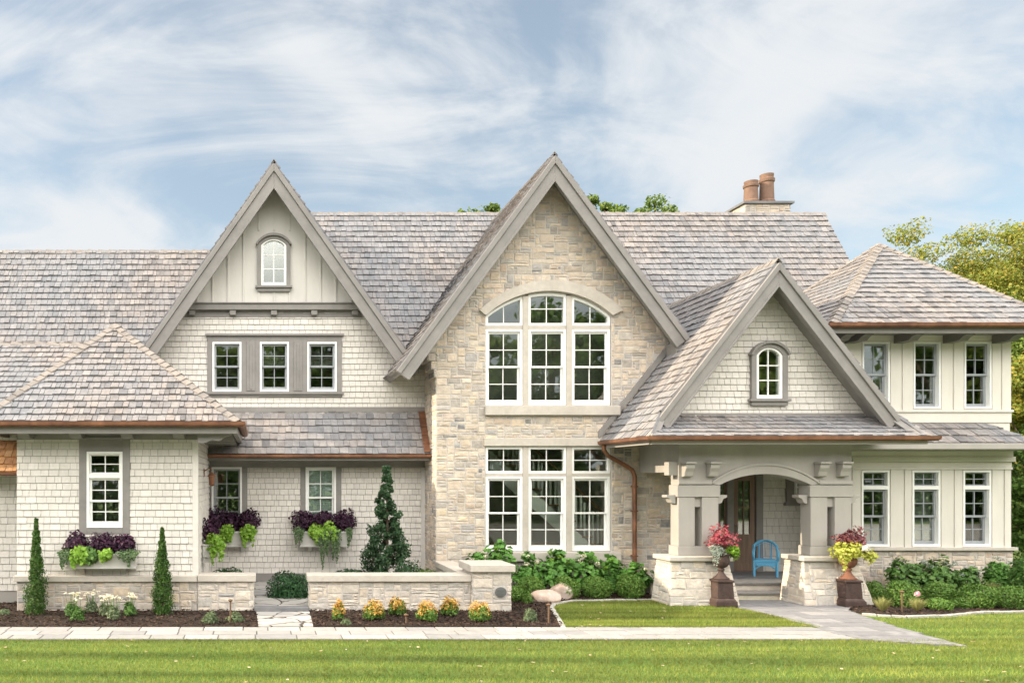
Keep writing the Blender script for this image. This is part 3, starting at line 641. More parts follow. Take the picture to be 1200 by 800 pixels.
# eave of the pavilion: beam, brackets, soffit
m = MB(); m.box(FL.x+.03, FR.x-.03, 16.02, 16.12, ez-.24, ez-.10); m.box(FR.x-.13, FR.x-.03, 16.12, 20.9, ez-.24, ez-.10); m.box(FL.x+.03, FL.x+.13, 16.12, 20.9, ez-.24, ez-.10); m.build('fascia', TRIM, HOUSE, bevel=.008)
m = MB(); m.box(FL.x+.13, FR.x-.13, 16.12, pw, ez-.14, ez-.11); m.box(wx1, FR.x-.13, pw, 20.9, ez-.14, ez-.11); m.build('soffit', TRIM, HOUSE)
m = MB(); m.box(wx0, wx1+.03, pw-.03, pw+.02, wz1+.001, ez-.142); m.box(wx1, wx1+.05, pw+.021, 20.8, wz1, ez-.142); m.build('frieze', TRIM, HOUSE)
def eave_bracket(x, y0, y1, z1, w=.13, h=.13, mt=None):
    mb = MB(); L = y1-y0
    pts = [(x-w/2, y0, z1), (x-w/2, y0, z1-h*.5), (x-w/2, y0+L*.18, z1-h*.62), (x-w/2, y0+L*.32, z1-h), (x-w/2, y1, z1-h), (x-w/2, y1, z1)]
    mb.ext(pts, (w, 0, 0)); return mb.build('eave_bracket', mt or TRIM, HOUSE, origin=(x, y1, z1), bevel=.006)
for px in (27, 88, 148, 209): eave_bracket(PX(px, 16.3), 16.2, pw-.031, ez-.142, w=.24, h=.17)
for y in (17.6, 18.7, 19.8): 
    mb = MB(); mb.box(wx1+.05, FR.x-.16, y, y+.24, ez-.31, ez-.142); mb.build('eave_bracket', TRIM, HOUSE, bevel=.006)
m = MB(); xb = FR.x-.16
m.ext([(wx1+.05, 16.2, ez-.15), (xb, 16.2, ez-.15), (xb, 16.2, ez-.25), (xb-.15, 16.2, ez-.30), (xb-.25, 16.2, ez-.38), (xb-.4, 16.2, ez-.36), (xb-.55, 16.2, ez-.42), (wx1+.05, 16.2, ez-.42)], (0, .2, 0)); m.build('eave_bracket', TRIM, HOUSE, bevel=.006)
# recessed wall at the very left with its small cedar roof, sunlit orange painted in
rd = 17.7; m = MB(); rx1 = wx0
m.box(-9, rx1, rd, rd+.15, 0, 3.9, 1); shingles(m, (0, rd, 0), Ux, Uz, Nf, [(-9, .3), (rx1, .3), (rx1, 3.8), (-9, 3.8)], e=.15, w=(.13, .24), t=.020, gap=.009, jit=.002, groove=.011, seed=73); m.build('wall', [SIDING, BACK], HOUSE)
r0, r1 = PZ(553, 17.05), PZ(517, rd); xx = PX(19, 17.05)
roof([(-9, 17.05, r0), (xx, 17.05, r0), (xx, rd, r1), (-9, rd, r1)], 74, mats=CEDAR_SUNLIT, th=.05)
gutter([(-9, 17.0, r0-.02), (xx+.02, 17.0, r0-.02)], .055)

# --- gable one: shingle wall with boards above
w1 = 20.8; gx, gz, gt = G1['x'], G1['z'], G1['t']
def top1(x): return gz-.28-gt*abs(x-gx)
bz = PZ(357, w1)                                            # beam that carries the boarded top
L1, R1 = -2.95, 4.41
aw = (PX(306, w1), PX(335.5, w1), PZ(335, w1), PZ(288, w1), PZ(281, w1))
g1wins = [(PX(a, w1), PX(b, w1), PZ(459, w1), PZ(401, w1)) for a, b in ((249, 283), (304.5, 338.5), (360, 394.5))]
cwins = [(PX(248, w1), PX(283.5, w1), PZ(620, w1), PZ(547, w1)), (PX(358, w1), PX(393.5, w1), PZ(620, w1), PZ(547, w1))]
holes = [(*h[:3], h[3]) for h in g1wins+cwins]+[(aw[0], aw[1], aw[2], arc(aw[0], aw[1], aw[3], aw[4]-aw[3]))]
m = MB(); panel(m, L1, R1, 0, lambda x: min(top1(x), 9.9), holes, w1, w1+.12, 1, cuts=(gx,))
surr = (PX(243, w1), PX(400.5, w1), PZ(465, w1), PZ(394, w1))
polyg = [(L1, cz1-.05), (R1, cz1-.05), (R1, top1(R1)), (gx, gz-.28), (L1, top1(L1))]
lowp = clip_half(polyg, (10, bz-.15), (-10, bz-.15))
m.box(3.62, R1, w1+.006, w1+.10, 4.9, 6.15, 1); shingles(m, (0, w1+.005, 0), Ux, Uz, Nf, [(3.62, 4.96), (R1, 4.96), (R1, 6.12), (3.62, 6.12)], [], e=.148, w=(.12, .22), t=.020, gap=.009, jit=.002, groove=.011, seed=83)
shingles(m, (0, w1, 0), Ux, Uz, Nf, ccw(lowp), [surr], e=.148, w=(.12, .22), t=.020, gap=.009, jit=.002, groove=.011, seed=80)
cbz = PZ(634, w1); ctr = [(PX(241, w1), PX(290, w1), cbz, 9), (PX(352, w1), PX(400, w1), cbz, 9)]
shingles(m, (0, w1, 0), Ux, Uz, Nf, [(-1.5, .32), (4.3, .32), (4.3, PZ(548, w1)), (-1.5, PZ(548, w1))], ctr, e=.148, w=(.12, .22), t=.020, gap=.009, jit=.002, groove=.011, seed=81)
m.build('wall', [SIDING, BACK], HOUSE)
# board and batten top
m = MB(); tp = clip_half([(L1, bz), (R1, bz), (R1, top1(R1)), (gx, gz-.28), (L1, top1(L1))], (-10, bz), (10, bz))
zf = lambda x: top1(x)
xa = gx-(gz-.28-bz)/gt; xb = gx+(gz-.28-bz)/gt
panel(m, xa+.01, xb-.01, bz, lambda x: max(bz+.005, zf(x)), [(aw[0]-.05, aw[1]+.05, aw[2]-.02, aw[3]+.12)], w1-.018, w1, 0, cuts=(gx,))
for k in range(-7, 8):
    x = gx+k*.405+.02; z1_ = top1(x)-.03
    if z1_-bz < .1: continue
    if abs(x-gx) < .45: m.box(x-.02, x+.02, w1-.045, w1-.0185, PZ(275, w1)+.10, z1_); m.box(x-.02, x+.02, w1-.045, w1-.0185, bz, aw[2]-.17)
    else: m.box(x-.02, x+.02, w1-.045, w1-.0185, bz, z1_)
m.build('board_and_batten', BOARD, HOUSE, bevel=.003)
arched_window(aw[0], aw[1], aw[2], aw[3], aw[4]-aw[3], w1-.02, trim=.10)
m = MB(); m.box(xa-.2, xb+.2, w1-.16, w1, bz-.16, bz-.002); m.box(xa-.2, xb+.2, w1-.20, w1, bz-.002, bz+.025); m.box(xa-.35, xb+.35, w1-.025, w1, bz-.34, bz-.162); m.build('gable_beam', TRIM, HOUSE, bevel=.008)
for px in (225.5, 273, 321, 368, 415.5): mb = MB(); x = PX(px, w1); mb.box(x-.08, x+.08, w1-.13, w1-.026, bz-.29, bz-.162); mb.build('dentil', TRIM, HOUSE, bevel=.008)
# triple window group
m = MB(); s0, s1, s2, s3 = surr; yk = w1-.04
xs = [s0]+[v for h in g1wins for v in (h[0], h[1])]+[s1]
for a, b in zip(xs[::2], xs[1::2]): m.box(a, b, yk, w1+.02, s2, s3)
for h in g1wins: m.box(h[0], h[1], yk, w1+.02, h[3], s3); m.box(h[0], h[1], yk, w1+.02, s2, h[2])
m.box(s0-.05, s1+.05, w1-.10, w1+.01, s3+.002, s3+.06); m.box(s0-.05, s1+.05, w1-.09, w1-.041, g1wins[0][2]-.07, g1wins[0][2]-.01)
for px in (294, 349):
    x = PX(px, w1); m.box(x-.11, x+.11, w1-.058, w1-.042, g1wins[0][2]+.02, g1wins[0][3]+.02); m.box(x-.035, x+.035, w1-.07, w1-.059, g1wins[0][2]+.06, g1wins[0][3]-.06)
m.build('window_surround', TRIM, HOUSE, bevel=.005)
for h in g1wins: window(*h, w1, proud=.06, fw=.05, sm=WHITE if False else GREYF, sw=.05)
m = MB(); m.box(-1.5, R1-.02, w1-.03, w1, cz1+.0, cz1+.14); m.build('band_board', TRIM, HOUSE)
# courtyard openings
m = MB()
for (a, b, c, d_), (q0, q1, _, _) in zip(cwins, ctr):
    m.box(q0, a, w1-.035, w1+.02, cbz, d_); m.box(b, q1, w1-.035, w1+.02, cbz, d_)
m.box(-1.5, 4.38, w1-.037, w1+.02, cwins[0][3]+.002, cwins[0][3]+.20); m.box(-1.5, 4.38, w1-.06, w1, cwins[0][3]+.202, cz0+.15); m.box(-1.5, 4.3, w1-.03, w1, .10, .32); m.build('courtyard_trim', TRIM, HOUSE, bevel=.005)
m = MB(); m.box(cx0, cx1, cd+.02, cd+.09, cz0-.16, cz0-.04); m.box(cx0, cx1, cd+.09, w1-.06, cz0-.10, cz0-.06); m.build('fascia', TRIM, HOUSE)
m = MB(); m.box(4.28, 4.39, w1-.06, w1-.002, .32, PZ(548, w1)); m.build('corner_board', BOARD, HOUSE)
window(*cwins[0], w1, proud=.05, fw=.05, sm=GREYF); window(*cwins[1], w1, proud=.05, fw=.05, blind=.97)

# --- stone gable
w2 = 19.5; gx, gz, gt = G2['x'], G2['z'], G2['t']
def top2(x): return gz-.30-gt*abs(x-gx)
L2, R2 = PX(511, w2), PX(786, w2)
ux0, ux1 = PX(569, w2), PX(716, w2); uz0 = PZ(475, w2); usp, utop = PZ(370, w2), PZ(342, w2); ufn = arc(ux0, ux1, usp, utop-usp)
lx0, lx1, lz0, lz1 = ux0, ux1, PZ(646, w2), PZ(523, w2)
m = MB(); panel(m, L2, R2, 0, top2, [(ux0, ux1, uz0, ufn), (lx0, lx1, lz0, lz1)], w2, w2+.22, 1, cuts=(gx,))
hol = [(lx0-.02, lx1+.02, lz0-.30, lz1+.20), (PX(567.5, w2), PX(725, w2), PZ(487, w2), PZ(475, w2)), (ux0-.01, ux1+.01, uz0, usp)]
afo = arc(PX(564, w2), PX(725, w2), PZ(369, w2), PZ(330, w2)-PZ(369, w2))
for k in range(16):
    a = PX(564, w2)+(PX(725, w2)-PX(564, w2))*k/16; b = PX(564, w2)+(PX(725, w2)-PX(564, w2))*(k+1)/16; hol.append((a, b, usp-.01, min(afo(a), afo(b))+.02))
stones(m, (0, w2, 0), Ux, Uz, Nf, [(L2, 0), (R2, 0), (R2, top2(R2)), (gx, gz-.30), (L2, top2(L2))], hol, seed=90)
m.box(L2, L2+.2, w2+.222, 21.2, 0, 6.9, 1); stones(m, (L2, w2, 0), (0, 1, 0), Uz, (-1, 0, 0), [(0, 0), (1.3, 0), (1.3, 6.9), (0, 6.9)], [], seed=91)
for k, (zz_, ex) in enumerate(((5.32, .05), (5.52, .12), (5.72, .20), (5.92, .30), (6.10, .38))):
    m.box(L2-ex, L2-.001, w2+.004, w2+.7, zz_, zz_+.19, 1); stones(m, (0, w2+.004, 0), Ux, Uz, Nf, [(L2-ex, zz_), (L2, zz_), (L2, zz_+.19), (L2-ex, zz_+.19)], seed=93+k, gap=.003); stones(m, (L2-ex, w2, 0), (0, 1, 0), Uz, (-1, 0, 0), [(0, zz_), (.7, zz_), (.7, zz_+.19), (0, zz_+.19)], seed=193+k, gap=.003)
m.box(R2-.2, R2, w2+.222, 22.5, 0, 6.0, 1); stones(m, (R2, w2, 0), (0, 1, 0), Uz, (1, 0, 0), [(0, 0), (2.4, 0), (2.4, 4), (0, 4)], [], seed=92)
m.build('wall', [STONE, MORTAR], HOUSE)
m = MB(); n = 22
aif = arc(ux0-.012, ux1+.012, usp-.0, utop-usp+.012); X0, X1 = PX(561, w2), PX(729, w2); aof = arc(X0, X1, PZ(364, w2), PZ(329, w2)-PZ(364, w2))
for k in range(n):
    a0, a1 = X0+(X1-X0)*k/n, X0+(X1-X0)*(k+1)/n; b0, b1 = ux0-.012+(ux1-ux0+.024)*k/n, ux0-.012+(ux1-ux0+.024)*(k+1)/n
    m.xz([(b0, aif(b0)), (b1, aif(b1)), (a1, aof(a1)), (a0, aof(a0))], w2-.09, w2+.05)
m.build('arch_lintel', CAPSTONE, HOUSE)
m = MB(); m.box(PX(567.5, w2), PX(725, w2), w2-.11, w2+.10, PZ(486.5, w2), PZ(475.5, w2)); m.build('stone_sill', CAPSTONE, HOUSE, bevel=.012)
m = MB(); m.box(PX(567.5, w2), PX(726, w2), w2-.11, w2+.10, PZ(657, w2), PZ(646.5, w2)); m.build('stone_sill', CAPSTONE, HOUSE, bevel=.012)
m = MB(); m.box(PX(567, w2), PX(716, w2), w2-.06, w2+.10, PZ(522.5, w2), PZ(513, w2)); m.build('stone_lintel', CAPSTONE, HOUSE, bevel=.012)
# big windows: three units with painted mullions
dm = w2+.06
ub = [(569.5, 613), (619.5, 664), (670.5, 715.5)]
for zlo, zmid0, zmid1, hi in ((uz0, PZ(385.5, w2), PZ(381, w2), 'arch'), (lz0, PZ(558, w2), PZ(554.5, w2), lz1)):
    m = MB()
    for a, b in ((613, 619.5), (664, 670.5)): m.box(PX(a, w2), PX(b, w2), dm-.06, dm+.10, zlo, (ufn(PX((a+b)/2, w2))-.03) if hi == 'arch' else hi)
    for a, b in ub: m.box(PX(a, w2), PX(b, w2), dm-.03, dm+.10, zmid0, zmid1)
    m.build('mullion', CAPSTONE, HOUSE, bevel=.005)
    for i, (a, b) in enumerate(ub):
        a, b = PX(a, w2), PX(b, w2)
        window(a, b, zlo+.01, zmid0, dm, proud=.03, fw=.06, do_room=False, gm=None if hi == 'arch' else GLASS_CLEAR)
        if hi != 'arch':
            f = MB(); ring(f, a, b, zmid1, hi-.005, .06, dm-.03, dm+.10); o = f.build('window', WHITE, HOUSE, origin=((a+b)/2, dm, zmid1), bevel=.005)
            mu = MB(); bars(mu, a+.06, b-.06, zmid1+.06, hi-.065, 2, 2, dm+.02, dm+.05); mu.build('muntins', WHITE, o)
            g = MB(); g.box(a+.05, b-.05, dm+.032, dm+.038, zmid1+.05, hi-.055); g.build('glass', GLASS, o)
        else:
            f = MB(); fw = .06; tpf = lambda x: ufn(x)-.012; inf = lambda x: ufn(x)-.085; n = 10
            zl_, zr_ = tpf(a+.001), tpf(b-.001)
            f.xz([(a, zmid1), (a+fw, zmid1), (a+fw, inf(a+fw)), (a, max(zmid1+.02, inf(a)))], dm-.03, dm+.10); f.xz([(b-fw, zmid1), (b, zmid1), (b, max(zmid1+.02, inf(b))), (b-fw, inf(b-fw))], dm-.03, dm+.10); f.box(a+fw, b-fw, dm-.03, dm+.10, zmid1, zmid1+fw)
            for k in range(n):
                x_0, x_1 = a+(b-a)*k/n, a+(b-a)*(k+1)/n; f.xz([(x_0, max(zmid1+.02, inf(x_0))), (x_1, max(zmid1+.02, inf(x_1))), (x_1, tpf(x_1)), (x_0, tpf(x_0))], dm-.03, dm+.10)
            o = f.build('window', WHITE, HOUSE, origin=((a+b)/2, dm, zmid1))
            mu = MB(); cx = (a+b)/2; mu.box(cx-.01, cx+.01, dm+.02, dm+.05, zmid1+fw, inf(cx))
            if i == 1: z = (zmid1+fw+inf(cx))/2+.02; mu.box(a+fw, cx-.01, dm+.022, dm+.048, z-.01, z+.01); mu.box(cx+.01, b-fw, dm+.022, dm+.048, z-.01, z+.01)
            mu.build('muntins', WHITE, o)
            g = MB(); g.xz([(a+fw*.7, zmid1+.04), (b-fw*.7, zmid1+.04)]+[(x, max(zmid1+.05, inf(x)+.02)) for x in [b-fw*.7-(b-a-fw*1.4)*k/8 for k in range(9)]], dm+.032, dm+.038); g.build('glass', GLASS, o)
# stair hall seen through them
m = MB(); X0, X1, Y0, Y1 = ux0-.28, ux1+.28, w2+.225, 23.3
for za, zb_, yb_ in ((.3, 4.0, Y1), (4.01, 7.72, 20.7)): m.add([(X0,Y0,za),(X1,Y0,za),(X1,Y0,zb_),(X0,Y0,zb_),(X0,yb_,za),(X1,yb_,za),(X1,yb_,zb_),(X0,yb_,zb_)], [(4,5,6,7),(0,1,5,4),(1,2,6,5),(2,3,7,6),(3,0,4,7)])
m.build('hall_interior', INTL, HOUSE, recalc=False)
m = MB(); m.box(X0+.02, X1-.02, w2+.6, Y1-.05, 3.72, 3.95); m.build('hall_ceiling', INTL, HOUSE)
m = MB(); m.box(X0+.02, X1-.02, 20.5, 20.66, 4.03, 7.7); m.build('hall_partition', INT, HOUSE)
m = MB(); m.box(X0+.03, X1-.03, w2+.24, Y1-.06, .31, .36); m.build('hall_floor', OAK, HOUSE)
ST = empty('staircase', (7.4, 21.4, .36)); tag(ST, 'white indoor staircase with balusters seen through the lower triple window of the stone gable', 'staircase')
m = MB(); sy0, sy1 = 20.25, 21.2; sA, sB = (PX(573, 20.3), 3.55), (PX(722, 20.3), .50)
m.ext([(sA[0], sy0, sA[1]), (sB[0], sy0, sB[1]), (sB[0], sy0, sB[1]-.05), (sB[0]-.35, sy0, sB[1]-.05), (sA[0], sy0, sA[1]-.55)], (0, .06, 0)); m.build('stringer', STAIRW, ST)
n = 15
for k in range(n):
    f = (k+.5)/n; x = sA[0]+(sB[0]-sA[0])*f; z = sA[1]+(sB[1]-sA[1])*f
    mb = MB(); mb.box(x-.13, x+.13, sy0-.03, sy1, z+.08, z+.12); mb.build('tread', OAK, ST)
    for q in (-.07, .06): mb = MB(); mb.box(x+q-.024, x+q+.024, sy0+.0, sy0+.045, z+.121, z+.98); mb.build('baluster', STAIRW, ST)
m = MB(); m.tube([(sA[0], sy0+.02, sA[1]+1.12), (sB[0], sy0+.02, sB[1]+1.10)], .035, 8); m.build('handrail', OAK, ST)
m = MB(); m.box(sB[0]-.08, sB[0]+.08, sy0-.06, sy0+.10, .37, 1.75); m.box(sB[0]-.11, sB[0]+.11, sy0-.09, sy0+.13, 1.75, 1.81); m.build('newel_post', STAIRW, ST)
# lower guard rail at left inside
for k in range(12): mb = MB(); x = PX(572, 20.4)+k*.16; mb.box(x-.022, x+.022, 20.0, 20.04, .37, 1.12); mb.build('baluster', STAIRW, ST)
m = MB(); m.box(PX(570, 20.4), PX(570, 20.4)+1.95, 19.985, 20.05, 1.12, 1.18); m.build('handrail', OAK, ST)
# flashing where the porch roof meets the stone
m = MB()
ya = 19.44
m.ext([(pl-.05, ya, pz+.06), (pl-.05, ya, pz+.26), (pl+(6.2-pz)/t3, ya, 6.46), (pl+(6.2-pz)/t3, ya, 6.26)], (0, .05, 0)); m.build('rake_flashing', TRIM, HOUSE)

# --- porch gable wall
w3 = 18.0
def top3(x): return az-.28-t3*abs(x-ax)
pb = PZ(487, w3); xl3 = ax-(az-.28-pb)/t3; xr3 = ax+(az-.28-pb)/t3
pw3 = (PX(884, w3), PX(914.5, w3), PZ(467, w3), PZ(417, w3), PZ(408, w3))
m = MB(); panel(m, xl3, xr3, pb-.2, lambda x: max(pb-.19, top3(x)), [(pw3[0], pw3[1], pw3[2], arc(pw3[0], pw3[1], pw3[3], pw3[4]-pw3[3]))], w3, w3+.12, 1, cuts=(ax,))
shingles(m, (0, w3, 0), Ux, Uz, Nf, [(xl3, pb), (xr3, pb), (ax, az-.28)], [(pw3[0]-.08, pw3[1]+.08, pw3[2]-.05, pw3[3]+.1)], e=.143, w=(.13, .23), t=.020, gap=.009, jit=.002, groove=.011, seed=95)
m.build('wall', [SIDING, BACK], HOUSE)
m = MB(); m.box(xl3+.05, xr3-.05, w3-.025, w3, pb-.02, pb+.06); m.build('band_board', TRIM, HOUSE)
arched_window(pw3[0], pw3[1], pw3[2], pw3[3], pw3[4]-pw3[3], w3-.02, trim=.115)
# --- porch frame
pf0 = 17.65                                           # front face of posts and beam
bx0, bx1 = PX(797, pf0), PX(998, pf0); zb1 = pz-.12; zb0 = PZ(568, pf0)
axo0, axo1 = PX(842, pf0), PX(950, pf0); asp = PZ(568, pf0); atp = PZ(555, pf0); afn = arc(axo0, axo1, asp, atp-asp)
m = MB(); panel(m, bx0-.03, bx1, zb0, lambda x: zb1, [(axo0, axo1, zb0-.1, afn)], pf0, pf0+.34)
lx = bx0-.03; m.box(lx, lx+.34, pf0+.342, w2-.04, PZ(553, pf0), zb1)
m.build('porch_beam', PORCH, HOUSE)
m = MB(); n = 18
ao = arc(axo0-.16, axo1+.16, asp+.03, atp-asp+.16)
for k in range(n):
    a0, a1 = axo0-.16+(axo1-axo0+.32)*k/n, axo0-.16+(axo1-axo0+.32)*(k+1)/n; b0, b1 = axo0+(axo1-axo0)*k/n, axo0+(axo1-axo0)*(k+1)/n
    m.xz([(b0, afn(b0)+.0), (b1, afn(b1)+.0), (a1, ao(a1)), (a0, ao(a0))], pf0-.03, pf0-.002)
for k in range(n):
    o_ = .05; a0, a1 = axo0-.16+(axo1-axo0+.32)*k/n, axo0-.16+(axo1-axo0+.32)*(k+1)/n
    m.xz([(a0, ao(a0)), (a1, ao(a1)), (a1, ao(a1)+o_), (a0, ao(a0)+o_)], pf0-.055, pf0-.003)
m.box(bx0-.05, axo0-.17, pf0-.05, pf0-.002, asp+.02, asp+.10); m.box(axo1+.17, bx1, pf0-.05, pf0-.002, asp+.02, asp+.10)
m.box(bx0-.06, bx1, pf0-.06, pf0-.001, zb1-.10, zb1-.002); m.build('arch_moulding', PORCH, HOUSE)
m = MB(); m.box(pl+.05, pr_-.05, 17.02, 17.10, pz-.17, pz-.055); m.box(pl+.02, pl+.10, 17.1, w2-.1, pz-.17, pz-.055); m.build('fascia', PORCH, HOUSE)
m = MB(); m.box(pl+.10, pr_-.05, 17.10, 18.4, pz-.115, pz-.075); m.box(pl+.10, lx, 18.4, w2-.05, pz-.115, pz-.075); m.build('soffit', PORCH, HOUSE)
m = MB(); m.box(lx+.42, bx1+.3, 18.18, 22.1, 3.35, 3.42); m.build('porch_ceiling', BOARD, HOUSE)
for px in (808, 837, 965, 991):
    x = PX(px, pf0-.15); mb = MB(); zt_ = PZ(541, pf0); w_ = .10
    mb.box(x-.12, x+.12, pf0-.24, pf0-.003, zt_-.05, zt_); mb.ext([(x-w_, pf0-.20, zt_-.052), (x-w_, pf0-.20, zt_-.14), (x-w_, pf0-.15, zt_-.22), (x-w_, pf0-.12, zt_-.32), (x-w_, pf0-.003, zt_-.34), (x-w_, pf0-.003, zt_-.052)], (2*w_, 0, 0))
    mb.build('corbel', PORCH, HOUSE, origin=(x, pf0, zt_), bevel=.008)
mb = MB(); zt_ = PZ(541, pf0); mb.box(lx-.20, lx-.003, pf0+.05, pf0+.25, zt_-.3, zt_); mb.build('corbel', PORCH, HOUSE, bevel=.008)
# twin posts on battered stone piers
capz = PZ(651, 17.6)
def post_pair(x0, x1):
    og = ((x0+x1)/2, pf0+.3, capz); pw_ = (x1-x0)
    h = MB(); h.box(x0-.03, x1+.03, pf0-.02, pf0+.36, PZ(582, pf0), zb0-.003); c = h.build('porch_column', PORCH, HOUSE, origin=og, bevel=.008)
    s_ = pw_*.41; z0_, z1_ = capz+.21, PZ(582, pf0)-.003
    for a, b in ((x0, x0+s_), (x1-s_, x1)):
        mb = MB(); mb.box(a, b, pf0, pf0+.34, z0_, z1_); mb.build('post', PORCH, c, bevel=.008)
    mb = MB(); mb.box(x0+s_+.002, x1-s_-.002, pf0+.06, pf0+.28, z1_-.22, z1_-.001); mb.build('spacer_block', PORCH, c)
    mb = MB(); mb.box(x0-.03, x1+.03, pf0-.03, pf0+.37, capz+.002, z0_-.002); mb.build('post_base', PORCH, c, bevel=.01)
    for sg, xe in ((-1, x0-.03), (1, x1+.03)):
        mb = MB(); z = PZ(580, pf0)
        pts = [(xe+sg*a_, pf0+.06, z+b_) for a_, b_ in ((0,.005),(.20,.005),(.20,-.05),(.12,-.08),(.08,-.17),(.03,-.19),(0,-.19))]
        mb.ext(pts, (0, .22, 0)); mb.build('scroll_bracket', PORCH, c, bevel=.005)
post_pair(PX(795, pf0), PX(842, pf0)); post_pair(PX(950, pf0), PX(998, pf0))
def pier(x0, x1, fl=.17, fr=.17):
    y0, y1 = 17.50, 18.12; ztop = PZ(657, 17.5); f = .17
    c = [Vector(p) for p in ((x0-fl, y0-f, 0), (x1+fr, y0-f, 0), (x1+fr, y1+.05, 0), (x0-fl, y1+.05, 0), (x0, y0, ztop), (x1, y0, ztop), (x1, y1, ztop), (x0, y1, ztop))]
    mb = MB(); mb.add(c, [(0,1,5,4),(1,2,6,5),(2,3,7,6),(3,0,4,7),(4,5,6,7)], 1)
    for q, sd in (((0,1,5,4), 1), ((1,2,6,5), 2), ((3,0,4,7), 3)):
        a, b, cc, d_ = [c[i] for i in q]; U = (b-a).normalized(); Nn = (b-a).cross(d_-a).normalized(); Vv = Nn.cross(U)
        stones(mb, a, U, Vv, Nn, [((p-a).dot(U), (p-a).dot(Vv)) for p in (a, b, cc, d_)], seed=int(x0*10)+sd, ch=.075, cw=.095)
    p = mb.build('stone_pier', [PIERSTONE, MORTAR], HOUSE, origin=((x0+x1)/2, 18, 0))
    k = MB(); k.box(x0-.07, x1+.07, y0-.09, y1+.05, ztop+.002, capz); k.build('pier_cap', CAPSTONE, p, bevel=.014)
pier(PX(786, 17.5), PX(853, 17.5), fl=.10); pier(PX(942, 17.5), PX(1004, 17.5), fl=.10, fr=.26)
# porch floor and steps
fz = .36
sxa, sxb = PX(857, 18.3), PX(944, 18.3)
m = MB(); m.box(lx, PX(1010, 18.6), 18.9, 22.0, .02, fz-.05, 1); m.box(lx-.02, PX(1012, 18.6), 18.86, 21.98, fz-.048, fz, 0)
m.box(sxa+.05, sxb+.02, 18.60, 18.9, .0, fz-.05, 1); m.box(sxa-.02, sxb+.0, 18.55, 18.858, fz-.048, fz, 0)
m.build('porch_floor', [BLUESTONE, PIERSTONE], HOUSE, bevel=.006)
m = MB(); m.box(sxa, sxb+.06, 18.22, 18.598, 0, fz/2-.045, 1); m.box(sxa-.03, sxb+.10, 18.17, 18.596, fz/2-.043, fz/2, 0); m.build('porch_step', [BLUESTONE, PIERSTONE], HOUSE, bevel=.006)
# porch back wall with the door
w4 = 20.8
dx0, dx1, dz1 = PX(860, w4), PX(885.5, w4), PZ(556, w4)
m = MB(); m.box(R2, PX(1010, w4), w4+.1, w4+.2, 0, 3.6, 1)
shingles(m, (0, w4+.1, 0), Ux, Uz, Nf, [(PX(894.5, w4), fz), (PX(1005, w4), fz), (PX(1005, w4), 3.4), (PX(894.5, w4), 3.4)], [(PX(923, w4), PX(950, w4), PZ(592, w4), 9)], e=.20, w=(.12, .22), t=.020, gap=.009, jit=.002, groove=.011, seed=96)
m.build('wall', [SIDING, BACK], HOUSE)
m = MB(); m.box(PX(886, w4), PX(894, w4), w4-.02, w4+.1, fz, 3.4); m.box(PX(852, w4), PX(859.5, w4), w4-.02, w4+.1, fz, 3.4); m.box(PX(859.5, w4), PX(886, w4), w4-.02, w4+.1, dz1+.002, 3.4); m.box(R2+.01, PX(843, w4), w4-.02, w4+.1, fz, 3.4); m.build('door_casing', TRIM, HOUSE, bevel=.005)
m = MB(); dw = .13; ring(m, dx0, dx1, fz+.002, dz1-.002, dw, w4+.03, w4+.09, wb=.2, wt=.16); m.box(dx0+dw, dx1-dw, w4+.035, w4+.085, fz+.2, fz+.98)
for k in range(1, 3): m.box(dx0+dw+(dx1-dx0-2*dw)*k/3-.006, dx0+dw+(dx1-dx0-2*dw)*k/3+.006, w4+.028, w4+.036, fz+.22, fz+.95)
door = m.build('door', DOORW, HOUSE, origin=((dx0+dx1)/2, w4, fz), bevel=.004)
mu = MB(); bars(mu, dx0+dw, dx1-dw, fz+.98, dz1-.16, 2, 2, w4+.04, w4+.08, w=.025); mu.build('muntins', DOORW, door)
g = MB(); g.box(dx0+dw-.01, dx1-dw+.01, w4+.058, w4+.064, fz+.975, dz1-.155); g.build('glass', GLASS, door)
g = MB(); g.box(dx0+dw-.05, dx1-dw+.05, w4+.091, w4+.098, fz+.9, dz1-.12); g.build('door_interior', INT, door)
g = MB(); g.tube([(dx0+.06, w4+.03, fz+1.02), (dx0+.06, w4-.03, fz+1.02), (dx0+.06, w4-.03, fz+1.22), (dx0+.06, w4+.03, fz+1.22)], .012, 6); g.build('door_handle', CHARCOAL, door)
# narrow sidelight and brown door return left of the door
m = MB(); ring(m, PX(843, w4), PX(852, w4), fz, dz1, .05, w4+.03, w4+.09); sl = m.build('sidelight', DOORW, HOUSE); g = MB(); g.box(PX(844, w4), PX(851, w4), w4+.05, w4+.056, fz+.05, dz1-.05); g.build('glass', GLASS, sl)
m = MB(); ring(m, PX(923.5, w4), PX(950, w4), PZ(590, w4), PZ(552, w4), .20, w4+.04, w4+.11); m.box(PX(921, w4), PX(952, w4), w4, w4+.11, PZ(592, w4), PZ(590, w4)+.04); m.build('window_trim', TRIM, HOUSE)
window(PX(932, w4), PX(944, w4), PZ(582, w4), PZ(560, w4), w4+.0, top=(1, 1), bot=(1, 1), fw=.035, sw=.02, do_room=False)

